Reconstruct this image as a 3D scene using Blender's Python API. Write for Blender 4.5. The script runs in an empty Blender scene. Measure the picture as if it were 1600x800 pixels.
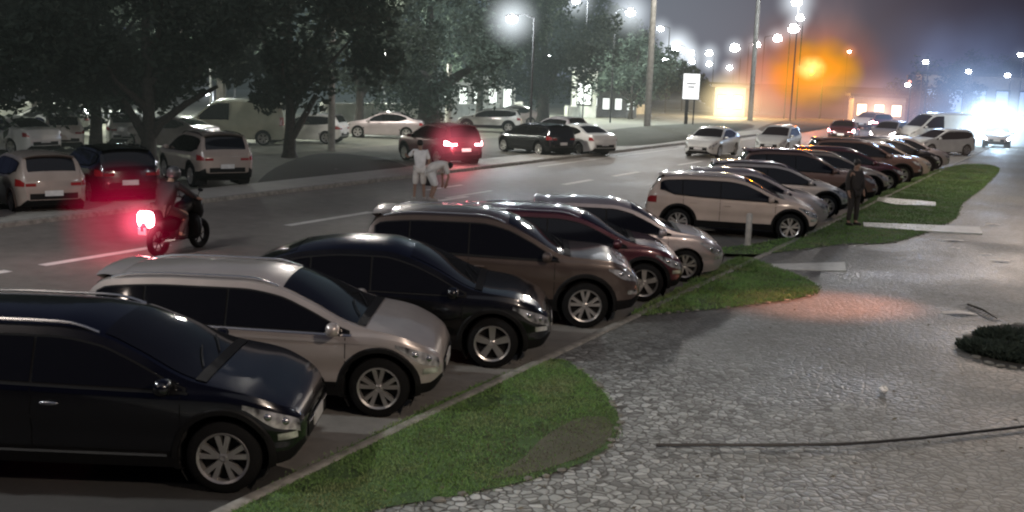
import bpy, bmesh, math, random
from mathutils import Vector, Matrix, noise
random.seed(7)
R = math.radians
scn = bpy.context.scene
COL = scn.collection

# ------------------------------------------------------------------ camera frame
F, YH, H, ROLL = 1700.0, 113.0, 3.8, R(2.0)
TH = math.atan((400 - YH) / F)
cF = Vector((0, math.cos(TH), -math.sin(TH)))
cR0 = Vector((1, 0, 0)); cU0 = Vector((0, math.sin(TH), math.cos(TH)))
cR = cR0 * math.cos(ROLL) + cU0 * math.sin(ROLL)
cU = -cR0 * math.sin(ROLL) + cU0 * math.cos(ROLL)
def ray(x, y): return cF + cR * ((x - 800) / F) + cU * ((400 - y) / F)
def G(x, y, h=0.0):                     # survey point: place on the plane z=h
    d = ray(x, y); t = (H - h) / -d.z
    return Vector((d.x * t, d.y * t, h))
def AT(x, y, Y):                        # survey point at depth Y
    d = ray(x, y); t = Y / d.y
    return Vector((d.x * t, Y, H + d.z * t))
PSI = R(28.0)
def RP(s, p, z=0.0):                    # street coordinates: s along, p across
    return Vector((s * math.sin(PSI) + p * math.cos(PSI), s * math.cos(PSI) - p * math.sin(PSI), z))

cam = bpy.data.cameras.new('camera'); co = bpy.data.objects.new('camera', cam); COL.objects.link(co)
m = Matrix((cR, cU, -cF)).transposed().to_4x4(); m.translation = (0, 0, H)
co.matrix_world = m
cam.sensor_width = 36; cam.lens = 36 * F / 1600; cam.clip_end = 3000; cam.clip_start = .1
scn.camera = co

# ------------------------------------------------------------------ materials
def nm(name):
    m = bpy.data.materials.new(name); m.use_nodes = True
    nt = m.node_tree; return m, nt, nt.nodes['Principled BSDF']
def setp(b, **k):
    for a, v in k.items():
        b.inputs[a.replace('_', ' ')].default_value = v
def simple(name, col, rough=.6, metal=0., noise=.15, scale=6., bump=0., coat=0., spec=.5):
    m, nt, b = nm(name)
    tc = nt.nodes.new('ShaderNodeTexCoord'); nz = nt.nodes.new('ShaderNodeTexNoise')
    nz.inputs['Scale'].default_value = scale; nz.inputs['Detail'].default_value = 5
    nt.links.new(tc.outputs['Object'], nz.inputs['Vector'])
    mx = nt.nodes.new('ShaderNodeMixRGB'); mx.blend_type = 'MULTIPLY'; mx.inputs[0].default_value = 1
    mx.inputs[1].default_value = (*col, 1)
    rp = nt.nodes.new('ShaderNodeMapRange'); rp.inputs[1].default_value = .3; rp.inputs[2].default_value = .7
    rp.inputs[3].default_value = 1 - noise; rp.inputs[4].default_value = 1 + noise
    nt.links.new(nz.outputs['Fac'], rp.inputs[0]); nt.links.new(rp.outputs[0], mx.inputs[2])
    nt.links.new(mx.outputs[0], b.inputs['Base Color'])
    setp(b, Roughness=rough, Metallic=metal); b.inputs['Coat Weight'].default_value = coat
    b.inputs['Coat Roughness'].default_value = .06
    b.inputs['Specular IOR Level'].default_value = spec
    if bump:
        bp = nt.nodes.new('ShaderNodeBump'); bp.inputs['Strength'].default_value = bump; bp.inputs['Distance'].default_value = .02
        nt.links.new(nz.outputs['Fac'], bp.inputs['Height']); nt.links.new(bp.outputs[0], b.inputs['Normal'])
    return m
def paint(name, col, metal=.5, rough=.32):
    m = simple(name, col, rough, metal, .10, 2.2, 0, .9)
    nt = m.node_tree; b = nt.nodes['Principled BSDF']
    # road dust dulls the lower body
    tc = nt.nodes.new('ShaderNodeTexCoord'); nz = nt.nodes.new('ShaderNodeTexNoise'); nz.inputs['Scale'].default_value = 3.5
    nt.links.new(tc.outputs['Object'], nz.inputs['Vector'])
    mr = nt.nodes.new('ShaderNodeMapRange'); mr.inputs[3].default_value = rough * .8; mr.inputs[4].default_value = rough * 1.35
    nt.links.new(nz.outputs['Fac'], mr.inputs[0]); nt.links.new(mr.outputs[0], b.inputs['Roughness'])
    return m
def emis(name, col, s):
    m, nt, b = nm(name); setp(b, Base_Color=(*col, 1), Roughness=.4)
    b.inputs['Emission Color'].default_value = (*col, 1); b.inputs['Emission Strength'].default_value = s
    return m

M = {}
M['rust_paint'] = paint('rusty_brown_car_paint', (.15, .085, .065), .3, .35)
M['taupe_paint'] = paint('taupe_car_paint', (.30, .25, .21), .1, .4)
M['black_paint'] = paint('black_car_paint', (.002, .002, .003), .0, .2)
M['silver_paint'] = paint('silver_car_paint', (.46, .415, .385), .45, .30)
M['dark_paint'] = paint('soot_black_car_paint', (.003, .003, .003), .0, .22)
M['brown_paint'] = paint('grey_brown_car_paint', (.085, .062, .05), .35, .33)
M['maroon_paint'] = paint('maroon_car_paint', (.075, .014, .02), .3, .28)
M['pale_paint'] = paint('pale_silver_car_paint', (.42, .37, .36), .5, .33)
M['white_paint'] = paint('white_car_paint', (.50, .40, .33), .05, .35)
M['lot_white_paint'] = paint('bright_white_car_paint', (.6, .6, .56), .05, .35)
M['red_paint'] = paint('dark_red_car_paint', (.10, .02, .025), .3, .3)
M['lot_cream_paint'] = paint('cream_van_paint', (.42, .43, .33), .0, .4)
M['glass'] = simple('dark_tinted_glass', (.006, .006, .006), .06, 0, .05, 2, 0, 0, .7)
M['plastic'] = simple('black_plastic_trim', (.006, .006, .006), .6, 0, .2, 20, 0, 0, .2)
M['under'] = simple('underbody_black', (.004, .004, .004), .9)
M['chrome'] = simple('satin_chrome', (.55, .55, .55), .25, 1.0, .05)
M['tyre'] = simple('tyre_rubber', (.006, .006, .006), .85, 0, .2, 30, 0, 0, .2)
M['alloy'] = simple('alloy_rim', (.50, .48, .45), .32, .8, .05)
M['headlamp'] = simple('headlamp_lens', (.62, .62, .58), .15, .6, .85, 9, 0, .6)
M['taillamp'] = simple('red_lamp_lens', (.22, .015, .015), .2, 0, .2, 30)
M['tail_on'] = emis('lit_red_lamp', (1, .12, .16), 14)
M['tail_hot'] = emis('brake_light_core', (1, .35, .38), 38)
M['head_on'] = emis('lit_white_headlamp', (1, .95, .9), 30)
M['head_blue'] = emis('lit_xenon_headlamp', (.8, .92, 1), 90)
M['plate'] = simple('licence_plate', (.55, .55, .53), .4)
M['plate_lit'] = emis('lit_licence_plate', (.8, .75, .7), .8)

# ------------------------------------------------------------------ mesh helpers
class MB:
    def __init__(s): s.v = []; s.f = []; s.m = []; s.mi = 0
    def face(s, *pts):
        n = len(s.v); s.v += [tuple(p) for p in pts]; s.f.append(tuple(range(n, n + len(pts)))); s.m.append(s.mi)
    def grid(s, rows, closed=False):
        n = len(s.v); w = len(rows[0])
        for r in rows: s.v += [tuple(p) for p in r]
        for i in range(len(rows) - 1):
            for j in range(w - (0 if closed else 1)):
                k = (j + 1) % w
                s.f.append((n + i * w + j, n + i * w + k, n + (i + 1) * w + k, n + (i + 1) * w + j)); s.m.append(s.mi)
    def box(s, c, d, rot=None, taper=1.0):
        n = len(s.v)
        for sx, sy, sz in [(-1,-1,-1),(1,-1,-1),(1,1,-1),(-1,1,-1),(-1,-1,1),(1,-1,1),(1,1,1),(-1,1,1)]:
            t = taper if sz > 0 else 1
            p = Vector((sx * d[0] / 2 * t, sy * d[1] / 2 * t, sz * d[2] / 2))
            if rot is not None: p = rot @ p
            s.v.append(tuple(p + Vector(c)))
        for f in [(3,2,1,0),(4,5,6,7),(0,1,5,4),(1,2,6,5),(2,3,7,6),(3,0,4,7)]:
            s.f.append(tuple(n + i for i in f)); s.m.append(s.mi)
    def tube(s, pts, rs, n=8, caps=True):
        pts = [Vector(p) for p in pts]
        if not hasattr(rs, '__len__'): rs = [rs] * len(pts)
        rows = []; up = None
        for i, p in enumerate(pts):
            d = (pts[min(i + 1, len(pts) - 1)] - pts[max(i - 1, 0)]).normalized()
            if up is None: up = Vector((0, 0, 1)) if abs(d.z) < .9 else Vector((1, 0, 0))
            a = d.cross(up).normalized(); b = a.cross(d).normalized(); up = b
            rows.append([p + (a * math.cos(2 * math.pi * k / n) + b * math.sin(2 * math.pi * k / n)) * rs[i] for k in range(n)])
        s.grid(rows, True)
        if caps:
            s.face(*rows[0][::-1]); s.face(*rows[-1])
    def lathe(s, prof, n=24, axis='y', c=(0, 0, 0)):     # prof: (axial, radius)
        rows = []
        for a, r in prof:
            row = []
            for k in range(n):
                t = 2 * math.pi * k / n; u, w = r * math.cos(t), r * math.sin(t)
                p = (u, a, w) if axis == 'y' else ((u, w, a) if axis == 'z' else (a, u, w))
                row.append((p[0] + c[0], p[1] + c[1], p[2] + c[2]))
            rows.append(row)
        s.grid(rows, True)
    def blob(s, c, d, n=12, k=7, rot=None, sq=1.0):
        rows = []
        for i in range(k + 1):
            ph = math.pi * i / k; row = []
            for j in range(n):
                t = 2 * math.pi * j / n
                f = lambda q: math.copysign(abs(q) ** sq, q)
                p = Vector((f(math.sin(ph) * math.cos(t)) * d[0] / 2, f(math.sin(ph) * math.sin(t)) * d[1] / 2, f(math.cos(ph)) * d[2] / 2))
                if rot is not None: p = rot @ p
                row.append(p + Vector(c))
            rows.append(row)
        s.grid(rows, True)
    def mesh(s, name, mats, smooth=True, ang=40):
        me = bpy.data.meshes.new(name); me.from_pydata(s.v, [], s.f)
        for m_ in mats: me.materials.append(m_)
        me.polygons.foreach_set('material_index', [min(i, len(mats) - 1) for i in s.m])
        bm = bmesh.new(); bm.from_mesh(me); bmesh.ops.remove_doubles(bm, verts=bm.verts, dist=1e-5)
        bmesh.ops.recalc_face_normals(bm, faces=bm.faces)
        bm.to_mesh(me); bm.free()
        if smooth:
            me.shade_smooth()
            me.set_sharp_from_angle(angle=R(ang))
        return me
    def build(s, name, mats, parent=None, smooth=True, ang=40):
        if not isinstance(mats, (list, tuple)): mats = [mats]
        o = bpy.data.objects.new(name, s.mesh(name, mats, smooth, ang)); COL.objects.link(o)
        if parent is not None: o.parent = parent
        return o
def tag(o, label=None, cat=None, group=None, kind=None):
    if label: o['label'] = label
    if cat: o['category'] = cat
    if group: o['group'] = group
    if kind: o['kind'] = kind
    return o
def empty(name, loc=(0, 0, 0), rz=0., label=None, cat=None, group=None):
    o = bpy.data.objects.new(name, None); COL.objects.link(o); o.location = loc; o.rotation_euler = (0, 0, rz)
    o.empty_display_size = .2
    return tag(o, label, cat, group)
def copy_tree(o, parent=None):
    c = o.copy(); COL.objects.link(c); c.parent = parent
    for ch in CH.get(o, []):
        copy_tree(ch, c)
    
    return c
CH = {}
def remember(root):
    ks = list(root.children); CH[root] = ks
    for k in ks: remember(k)

def spl(pts, x):                        # monotone-ish cubic
    if x <= pts[0][0]: return pts[0][1]
    if x >= pts[-1][0]: return pts[-1][1]
    for i in range(len(pts) - 1):
        if x <= pts[i + 1][0]: break
    x0, y0 = pts[i]; x1, y1 = pts[i + 1]; h = x1 - x0; d = (y1 - y0) / h
    def sl(j):
        if j <= 0 or j >= len(pts) - 1: return (pts[1][1] - pts[0][1]) / (pts[1][0] - pts[0][0]) if j <= 0 else (pts[-1][1] - pts[-2][1]) / (pts[-1][0] - pts[-2][0])
        a = (pts[j][1] - pts[j - 1][1]) / (pts[j][0] - pts[j - 1][0]); b = (pts[j + 1][1] - pts[j][1]) / (pts[j + 1][0] - pts[j][0])
        return 0 if a * b <= 0 else 2 * a * b / (a + b)
    m0, m1 = sl(i), sl(i + 1); t = (x - x0) / h
    return (2*t**3 - 3*t**2 + 1) * y0 + (t**3 - 2*t**2 + t) * h * m0 + (-2*t**3 + 3*t**2) * y1 + (t**3 - t**2) * h * m1
def sstep(a, b, x):
    t = max(0, min(1, (x - a) / (b - a))); return t * t * (3 - 2 * t)

# ------------------------------------------------------------------ car builder
STY = {
 'suv': dict(L=4.15, W=.88, H=1.58, wb=(1.40, -1.28), wr=.335, ar=.41,
   top=[(-2.075,.92),(-2.05,1.03),(-2.0,1.12),(-1.78,1.44),(-1.6,1.53),(-.9,1.58),(-.15,1.575),(.27,1.50),(.58,1.35),(1.10,1.05),(1.25,1.01),(1.5,.96),(1.82,.87),(1.97,.80),(2.045,.73),(2.075,.64)],
   belt=[(-2.075,.90),(-2.0,.98),(-1.6,1.0),(-.6,.95),(.9,.91),(1.35,.90),(1.6,.865),(1.82,.81),(1.97,.75),(2.045,.69),(2.075,.61)],
   bot=[(-2.075,.45),(-1.95,.30),(-1.5,.24),(1.5,.22),(1.95,.27),(2.075,.40)],
   wid=[(-2.075,.66),(-2.02,.76),(-1.85,.84),(-1.3,.88),(1.3,.88),(1.65,.862),(1.88,.80),(2.0,.71),(2.05,.63),(2.075,.54)],
   ws=(1.14,.30), rw=(-2.0,-1.66), win=(-1.72,1.05), rail=True, clad=True),
 'hatch': dict(L=3.95, W=.85, H=1.48, wb=(1.22, -1.27), wr=.31, ar=.355,
   top=[(-1.975,.86),(-1.95,.98),(-1.9,1.08),(-1.66,1.38),(-1.45,1.44),(-.8,1.48),(-.2,1.475),(.15,1.40),(.5,1.23),(1.0,.97),(1.15,.94),(1.5,.88),(1.8,.78),(1.92,.68),(1.975,.58)],
   belt=[(-1.975,.84),(-1.9,.92),(-1.5,.95),(-.6,.90),(.9,.85),(1.35,.83),(1.75,.73),(1.92,.63),(1.975,.55)],
   bot=[(-1.975,.40),(-1.85,.26),(-1.4,.19),(1.4,.17),(1.85,.22),(1.975,.34)],
   wid=[(-1.975,.64),(-1.92,.73),(-1.75,.81),(-1.2,.85),(1.1,.85),(1.5,.82),(1.75,.74),(1.9,.6),(1.975,.46)],
   ws=(1.02,.18), rw=(-1.9,-1.54), win=(-1.6,.9), rail=False, clad=False),
 'sedan': dict(L=4.45, W=.87, H=1.47, wb=(1.36, -1.27), wr=.32, ar=.36,
   top=[(-2.225,.80),(-2.2,.95),(-2.12,1.03),(-1.7,1.08),(-1.2,1.30),(-.75,1.44),(-.3,1.47),(.05,1.45),(.35,1.35),(1.0,1.0),(1.15,.965),(1.6,.90),(2.0,.79),(2.15,.7),(2.225,.6)],
   belt=[(-2.225,.78),(-2.15,.93),(-1.7,.96),(-.6,.92),(.9,.87),(1.4,.85),(1.95,.75),(2.15,.65),(2.225,.56)],
   bot=[(-2.225,.40),(-2.1,.26),(-1.5,.19),(1.5,.17),(2.1,.22),(2.225,.34)],
   wid=[(-2.225,.66),(-2.16,.76),(-1.95,.83),(-1.3,.87),(1.2,.87),(1.7,.83),(2.0,.73),(2.15,.6),(2.225,.46)],
   ws=(1.02,.28), rw=(-1.66,-.95), win=(-1.25,.9), rail=False, clad=False),
 'tall': dict(L=4.4, W=.91, H=1.70, wb=(1.36, -1.36), wr=.355, ar=.435,
   top=[(-2.2,1.0),(-2.17,1.12),(-2.12,1.2),(-1.92,1.55),(-1.75,1.65),(-1.1,1.70),(-.3,1.695),(.12,1.61),(.5,1.42),(1.0,1.13),(1.15,1.10),(1.6,1.07),(1.98,1.01),(2.11,.96),(2.17,.90),(2.2,.80)],
   belt=[(-2.2,.98),(-2.12,1.06),(-1.7,1.09),(-.6,1.05),(.9,1.0),(1.4,.99),(1.92,.95),(2.11,.90),(2.17,.85),(2.2,.76)],
   bot=[(-2.2,.5),(-2.08,.34),(-1.5,.27),(1.5,.25),(2.05,.31),(2.2,.44)],
   wid=[(-2.2,.68),(-2.14,.79),(-1.95,.87),(-1.4,.91),(1.4,.91),(1.75,.892),(2.0,.83),(2.12,.74),(2.175,.66),(2.2,.57)],
   ws=(1.02,.16), rw=(-2.12,-1.8), win=(-1.85,.9), rail=True, clad=True),
 'van': dict(L=5.0, W=.95, H=2.15, wb=(1.75, -1.45), wr=.34, ar=.40,
   top=[(-2.5,1.15),(-2.48,1.6),(-2.42,2.0),(-2.3,2.11),(-1.5,2.15),(.6,2.13),(1.0,2.0),(1.3,1.75),(1.85,1.22),(1.95,1.17),(2.2,1.08),(2.4,.95),(2.5,.75)],
   belt=[(-2.5,1.1),(-2.3,1.15),(1.7,1.1),(1.95,1.08),(2.2,1.0),(2.4,.88),(2.5,.70)],
   bot=[(-2.5,.42),(-2.3,.28),(2.2,.26),(2.5,.4)],
   wid=[(-2.5,.86),(-2.4,.93),(-2,.95),(1.6,.95),(2.1,.88),(2.35,.75),(2.5,.56)],
   ws=(1.87,1.02), rw=(-2.47,-2.43), win=(.2,1.75), rail=False, clad=False),
}
STY['suv']['top'] = [(x, z if z < 1.03 else 1.03 + (z - 1.03) * .88) for x, z in STY['suv']['top']]; STY['suv']['H'] = 1.515
STY['cross'] = dict(STY['suv']); STY['cross']['L'] = 4.3; _k = 2.15 / 2.075
for _n in ('top', 'belt', 'bot', 'wid'): STY['cross'][_n] = [(x * _k, z) for x, z in STY['suv'][_n]]
STY['cross']['top'] = [(-2.15,.94),(-2.12,1.05),(-2.05,1.10),(-1.5,1.36),(-1.05,1.50),(-.5,1.555),(-.05,1.55),(.28,1.47),(.6,1.33),(1.12,1.05),(1.28,1.01),(1.55,.97),(1.88,.885),(2.04,.82),(2.12,.75),(2.15,.66)]
STY['cross'].update(H=1.555, rw=(-2.04, -1.2), rail=False, ws=(1.15, .3), win=(-1.5, 1.02))
# a wheel seen from +y (its outer side)
def wheel_meshes(wr, style):
    t = MB(); w = .11
    t.lathe([(-w, wr * .66), (-w * 1.02, wr * .86), (-w * .8, wr * .98), (-w * .4, wr), (w * .4, wr), (w * .8, wr * .98), (w * 1.02, wr * .86), (w, wr * .70), (w * .7, wr * .66)], 32)
    r = MB(); r.mi = 1
    r.lathe([(-w * .9, wr * .66), (w * .2, wr * .64), (w * .15, .03), (w * .2, .001)], 28)
    r.mi = 0
    r.lathe([(w * .6, wr * .66), (w * .98, wr * .715), (w * 1.05, wr * .70), (w * .95, wr * .64), (w * .3, wr * .62)], 32)
    r.lathe([(w * .1, wr * .16), (w * .8, wr * .15), (w * .9, wr * .08), (w * .85, .001)], 16)
    for k in range(5):
        a = 2 * math.pi * k / 5 + .3
        offs = (-.23, .23) if style == 'double' else (0,)
        for da in offs:
            b = a + da; wd = .12 if style == 'double' else .22
            p0 = Vector((math.cos(a + da * .5) * wr * .12, 0, math.sin(a + da * .5) * wr * .12))
            p1 = Vector((math.cos(b) * wr * .66, 0, math.sin(b) * wr * .66))
            d = (p1 - p0).normalized(); n = Vector((-d.z, 0, d.x))
            h0, h1 = wr * wd * .45, wr * wd * .62
            top = [p0 - n * h0, p0 + n * h0, p1 + n * h1, p1 - n * h1]
            ys = [w * .85, w * .85, w * .92, w * .92]
            T_ = [Vector((q.x, y_, q.z)) for q, y_ in zip(top, ys)]; B_ = [Vector((q.x, w * .3, q.z)) for q in top]
            r.face(*T_)
            for i in range(4): r.face(T_[i], B_[i], B_[(i + 1) % 4], T_[(i + 1) % 4])
    return t.mesh('tyre', [M['tyre']]), r.mesh('rim', [M['alloy'], M['plastic']], True, 25)
CARS = {}
def make_car(style, det=1.0, rim='double', sill=False, trimchrome=False, lit_tail=False, lit_head=None):
    S = STY[style]; hl = S['L'] / 2
    zt = lambda x: spl(S['top'], x)
    zs = lambda x: min(spl(S['belt'], x), zt(x) - .015)
    zb = lambda x: spl(S['bot'], x)
    wd = lambda x: spl(S['wid'], x)
    ze = lambda x: zs(x) + (zt(x) - zs(x)) * .86
    def dfm(p):
        x, y, z = p
        f = sstep(hl - .55, hl, x); x -= f * .16 * max(0, min(1.6, (z - .52) / .3)) ** 2 * .5
        g = sstep(-hl + .4, -hl, x); x += g * .05 * max(0, (z - .6) / .4)
        return Vector((x, y, z))
    def ys(x, z):
        a, b = zb(x), zs(x); w = wd(x)
        if z <= b:
            u = max(0, (z - a) / (b - a)); y = w * (1 - .15 * (u - .62) ** 2 - .02 * math.exp(-((u - .45) / .12) ** 2))
            return y
        wsr = w * (1 - .15 * .38 ** 2)
        t = (z - b) / max(.05, S['H'] - b)
        return wsr - S['W'] * (.27 if style != 'van' else .13) * t ** 1.1 - .012 * min(1, t * 12)
    def ztop(x, y):
        ye = ys(x, ze(x)); q = min(1, abs(y) / ye)
        return zt(x) - (zt(x) - ze(x)) * q ** (2.6 + 2.6 * sstep(S['ws'][0] - .25, S['ws'][0] + .1, x))
    side = lambda x, z, s=1, off=0: off_pt(lambda a, b: dfm((a, s * ys(a, b), b)), x, z, off, Vector((0, s, .0)))
    topf = lambda x, y, off=0: off_pt(lambda a, b: dfm((a, b, ztop(a, b))), x, y, off, Vector((0, 0, 1)))
    def off_pt(f, a, b, off, ref):
        p = f(a, b)
        if not off: return p
        e = .006
        n = (f(a + e, b) - f(a - e, b)).cross(f(a, b + e) - f(a, b - e))
        if n.length < 1e-9: return p
        n.normalize()
        if n.dot(ref + Vector((p.x * .25 if abs(p.x) > hl * .8 else 0, 0, 0))) < 0: n = -n
        return p + n * off
    root = empty('parked_car')
    # ---- body shell
    nst = int(64 * det); xs = []
    for i in range(nst + 1):
        t = i / nst; xs.append(-hl * math.cos(math.pi * t) * .45 + (-hl + 2 * hl * t) * .55)
    nl, nu, nt_ = int(13 * det), int(6 * det) + 1, int(6 * det) + 1
    wc = [(S['wb'][0], S['wr'] + .005), (S['wb'][1], S['wr'] + .005)]; AR = S['ar']
    rows = {}
    mb = MB(); bodyrows = []
    for x in xs:
        half = []; a, b, e, w = zb(x), zs(x), ze(x), wd(x)
        half += [(0, x, 0, a), (0, x, w * .5, a), (0, x, w * .84, a)]
        for i in range(nl + 1): z = a + .02 + (b - a - .02) * i / nl; half.append((1, x, ys(x, z), z))
        for i in range(1, nu + 1): z = b + (e - b) * i / nu; half.append((2, x, ys(x, z), z))
        yE = ys(x, e)
        for i in range(1, nt_ + 1):
            y = yE * math.cos(math.pi / 2 * i / nt_) if i < nt_ else 0
            half.append((3, x, y, ztop(x, y)))
        bodyrows.append(half)
    step = 2 * hl / nst
    for half in bodyrows:                      # snap the lower flank to the wheel arches
        for k, (t_, x, y, z) in enumerate(half):
            if t_ != 1: continue
            for cx, cz in wc:
                d = math.hypot(x - cx, z - cz)
                if abs(d - AR) < step * .62 and z > .1:
                    x2, z2 = cx + (x - cx) * AR / d, cz + (z - cz) * AR / d
                    half[k] = (t_, x2, ys(x2, z2), z2)
    nk = len(bodyrows[0])
    P = [[dfm(q[1:]) for q in h] for h in bodyrows]
    for s in (1, -1):
        for i in range(len(P) - 1):
            for k in range(nk - 1):
                q = [P[i][k], P[i + 1][k], P[i + 1][k + 1], P[i][k + 1]]
                c = sum(q, Vector()) / 4
                if c.y > .4 and c.z < .85 and any(math.hypot(c.x - cx, c.z - cz) < AR for cx, cz in wc): continue
                mb.mi = 1 if bodyrows[i][k][0] == 0 else 0
                if S['clad'] and bodyrows[i][k][0] == 1 and k - 3 < nl * .16: mb.mi = 1
                mb.face(*[Vector((p.x, p.y * s, p.z)) for p in q])
        for row in (P[0], P[-1]):
            for k in range(nk - 1):
                mb.mi = 0
                mb.face(*[Vector((p.x, p.y * ss, p.z)) for p, ss in ((row[k], s), (row[k + 1], s), (row[k + 1], 0), (row[k], 0))])
    def strip(B, x0, x1, lo, hi, s, off=.005, n=14, mth=3):
        rows_ = []
        for i in range(n + 1):
            x = x0 + (x1 - x0) * i / n; l, h = lo(x), hi(x); h = max(h, l + .001)
            rows_.append([side(x, l + (h - l) * j / mth, s, off) for j in range(mth + 1)])
        B.grid(rows_)
    # arch cladding, sills and seams live in the body mesh
    mb.mi = 1
    for s in (1, -1):
        for cx, cz in wc:
            rows_ = []
            ext = .055 if S['clad'] else .018
            for k in range(27):
                t = math.pi * (-.16 + 1.32 * k / 26)
                r_ = []
                for rr, of in ((AR - .006, -.06), (AR - .006, .012), (AR + ext * .7, .014), (AR + ext, .003)):
                    x, z = cx + math.cos(t) * rr, cz + math.sin(t) * rr
                    z = max(z, zb(x) + .0)
                    x = max(-hl + .02, min(hl - .02, x)); r_.append(dfm((x, s * (ys(x, z) + of), z)))
                rows_.append(r_)
            mb.mi = 1 if S['clad'] else 0
            mb.grid(rows_); mb.mi = 1
            # wheel well
            rows_ = []
            for k in range(17):
                t = math.pi * (-.2 + 1.4 * k / 16)
                rows_.append([Vector((cx + math.cos(t) * (AR - .004), s * y_, cz + math.sin(t) * (AR - .004))) for y_ in (S['W'] - .06, S['W'] - .42)])
            mb.mi = 2; mb.grid(rows_)
            mb.face(*[r_[1] for r_ in rows_]); mb.mi = 1
        if S['clad'] or sill:
            strip(mb, S['wb'][1] + AR, S['wb'][0] - AR, lambda x: zb(x) + .02, lambda x: zb(x) + .12, s, .012, 10, 2)
        if det > .7:
            a_, b_ = S['wb'][1] + AR, S['wb'][0] - AR
            xm = (S['win'][0] + S['win'][1]) / 2 + .05
            for xx in (xm, S['win'][1] - .02):
                strip(mb, xx - .005, xx + .005, lambda x: zb(x) + .1, lambda x: zs(x) - .01, s, .002, 1, 6)
            if style != 'van':
                # rear door seam bends round the arch
                rows_ = []
                for k in range(13):
                    u = k / 12
                    xx = S['win'][0] + .55 + .25 * (1 - sstep(.2, .75, u)); z = zb(xx) + .1 + (zs(xx) - zb(xx) - .1) * u
                    rows_.append([side(xx - .005, z, s, .002), side(xx + .005, z, s, .002)])
                mb.grid(rows_)
            mb.mi = 0
            # raised shoulder crease
            strip(mb, -hl + .35, hl - .5, lambda x: zs(x) - .075, lambda x: zs(x) - .045, s, .008, 30, 2)
    mb.mi = 1
    # bumpers: lower intake, rear diffuser
    for xx, sg in ((hl, 1), (-hl, -1)):
        rows_ = []
        for i in range(13):
            y = -.5 + 1.0 * i / 12
            rows_.append([dfm((xx + sg * .006 - sg * .03 * (y / .5) ** 2 * 0, y * (.9 if sg > 0 else 1.1), z)) + Vector((sg * .004, 0, 0)) for z in (zb(xx) + .02, zb(xx) + .09, zb(xx) + .16)])
        mb.grid(rows_)
    body = mb.build('body', [M['silver_paint'], M['plastic'], M['under']], root, True, 32)
    # ---- glass
    x0, x1 = S['win']; sl = lambda x: (ze(x + .03) - ze(x - .03)) / .06
    zlo = lambda x: zs(x) + .035 + (.0 if style == 'van' else .10 * sstep(x0 + .35, x0, x))
    zhi = lambda x: ze(x) - .035 - .05 * math.sqrt(1 + sl(x) ** 2) * (1 if S['H'] < 2 else 1.3)
    edges = [x0, x0 + .52, (x0 + x1) / 2 + .05, x1] if style != 'van' else [x0, x1]
    for s in (1, -1):
        B = MB()
        strip(B, x0 - .03, x1 + .03, lambda x: zlo(x) - .018, lambda x: zhi(x) + .02, s, .011, 30)
        B.build('window_surround', M['plastic'] if not trimchrome else M['plastic'], root)
        if trimchrome or style in ('suv', 'tall'):
            B = MB(); strip(B, x0 - .03, x1 + .05, lambda x: zlo(x) - .032, lambda x: zlo(x) - .014, s, .014, 24, 1)
            B.build('window_sill_trim', M['chrome'] if trimchrome else M['plastic'], root)
        for a, b in zip(edges, edges[1:]):
            B = MB(); strip(B, a + (.012 if a != x0 else 0), b - (.012 if b != x1 else 0), zlo, zhi, s, .017, 14)
            B.build('side_window', M['glass'], root)
    def topstrip(x0, x1, m0, m1, off=.006, n=12, k=10):
        B = MB(); rows_ = []
        for i in range(n + 1):
            t = i / n; x = x0 + (x1 - x0) * t; yw = ys(x, ze(x)) - (m0 + (m1 - m0) * t)
            rows_.append([topf(x, -yw + 2 * yw * j / k, off) for j in range(k + 1)])
        B.grid(rows_); return B
    topstrip(S['ws'][0], S['ws'][1], .07, .06).build('windshield', M['glass'], root)
    topstrip(S['rw'][0], S['rw'][1], .12, .09, .006, 16).build('rear_window', M['glass'], root)
    # wiper cowl
    if det > .7:
        B = topstrip(S['ws'][0] + .1, S['ws'][0] + .0, .05, .05, .009, 3); B.build('wiper_cowl', M['plastic'], root)
        for sy in (.1, -.45):
            B = MB(); B.tube([topf(S['ws'][0] - .02, sy, .02), topf(S['ws'][0] - .12, sy + .28, .022), topf(S['ws'][0] - .18, sy + .5 if sy < 0 else sy + .42, .022)], .008, 5)
            B.build('wiper', M['plastic'], root)
    # ---- lamps
    fz = lambda x: zs(x) - .035
    for s in (1, -1):
        B = MB(); a, b = hl - .50, hl - .03
        strip(B, a, b, lambda x: fz(x) - .04 - .10 * sstep(a, a + .3, x) + .03 * sstep(b - .15, b, x), lambda x: fz(x), s, .007, 12, 3)
        h_ = B.build('headlight', M['headlamp'] if not lit_head else lit_head, root)
        if det > .7:
            for dx in (.13, .27):
                B = MB(); xx = hl - dx; B.blob(side(xx, fz(xx) - .06, s, .0), (.085, .05, .075), 10, 6)
                B.build('headlight_reflector', M['chrome'], h_)
        B = MB(); zf = zb(hl) + .13
        strip(B, hl - .2, hl - .05, lambda x: zf - .03, lambda x: zf + .035, s, .008, 6, 2)
        B.build('fog_light', M['headlamp'], root)
        B = MB(); a = -hl + .01
        if style == 'van': lo = lambda x: .95; hi = lambda x: 1.35
        else: lo = lambda x: zs(-hl + .1) - .19; hi = lambda x: zs(x) - .03
        strip(B, a, a + .24, lo, hi, s, .008, 8, 3)
        # wrap onto the tail
        if style != 'van':
            yq = wd(-hl)
            B.grid([[dfm((-hl - .008, s * yq * f, z)) for z in (lo(0), (lo(0) + hi(-hl)) / 2, hi(-hl) - .005)] for f in (.995, .85, .62)])
        B.build('taillight', M['taillamp'] if not lit_tail else M['tail_hot'], root)
    # grille, plates
    B = MB(); g0, g1 = zb(hl) + .20 * 0 + .19, zs(hl) - .05
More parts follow.
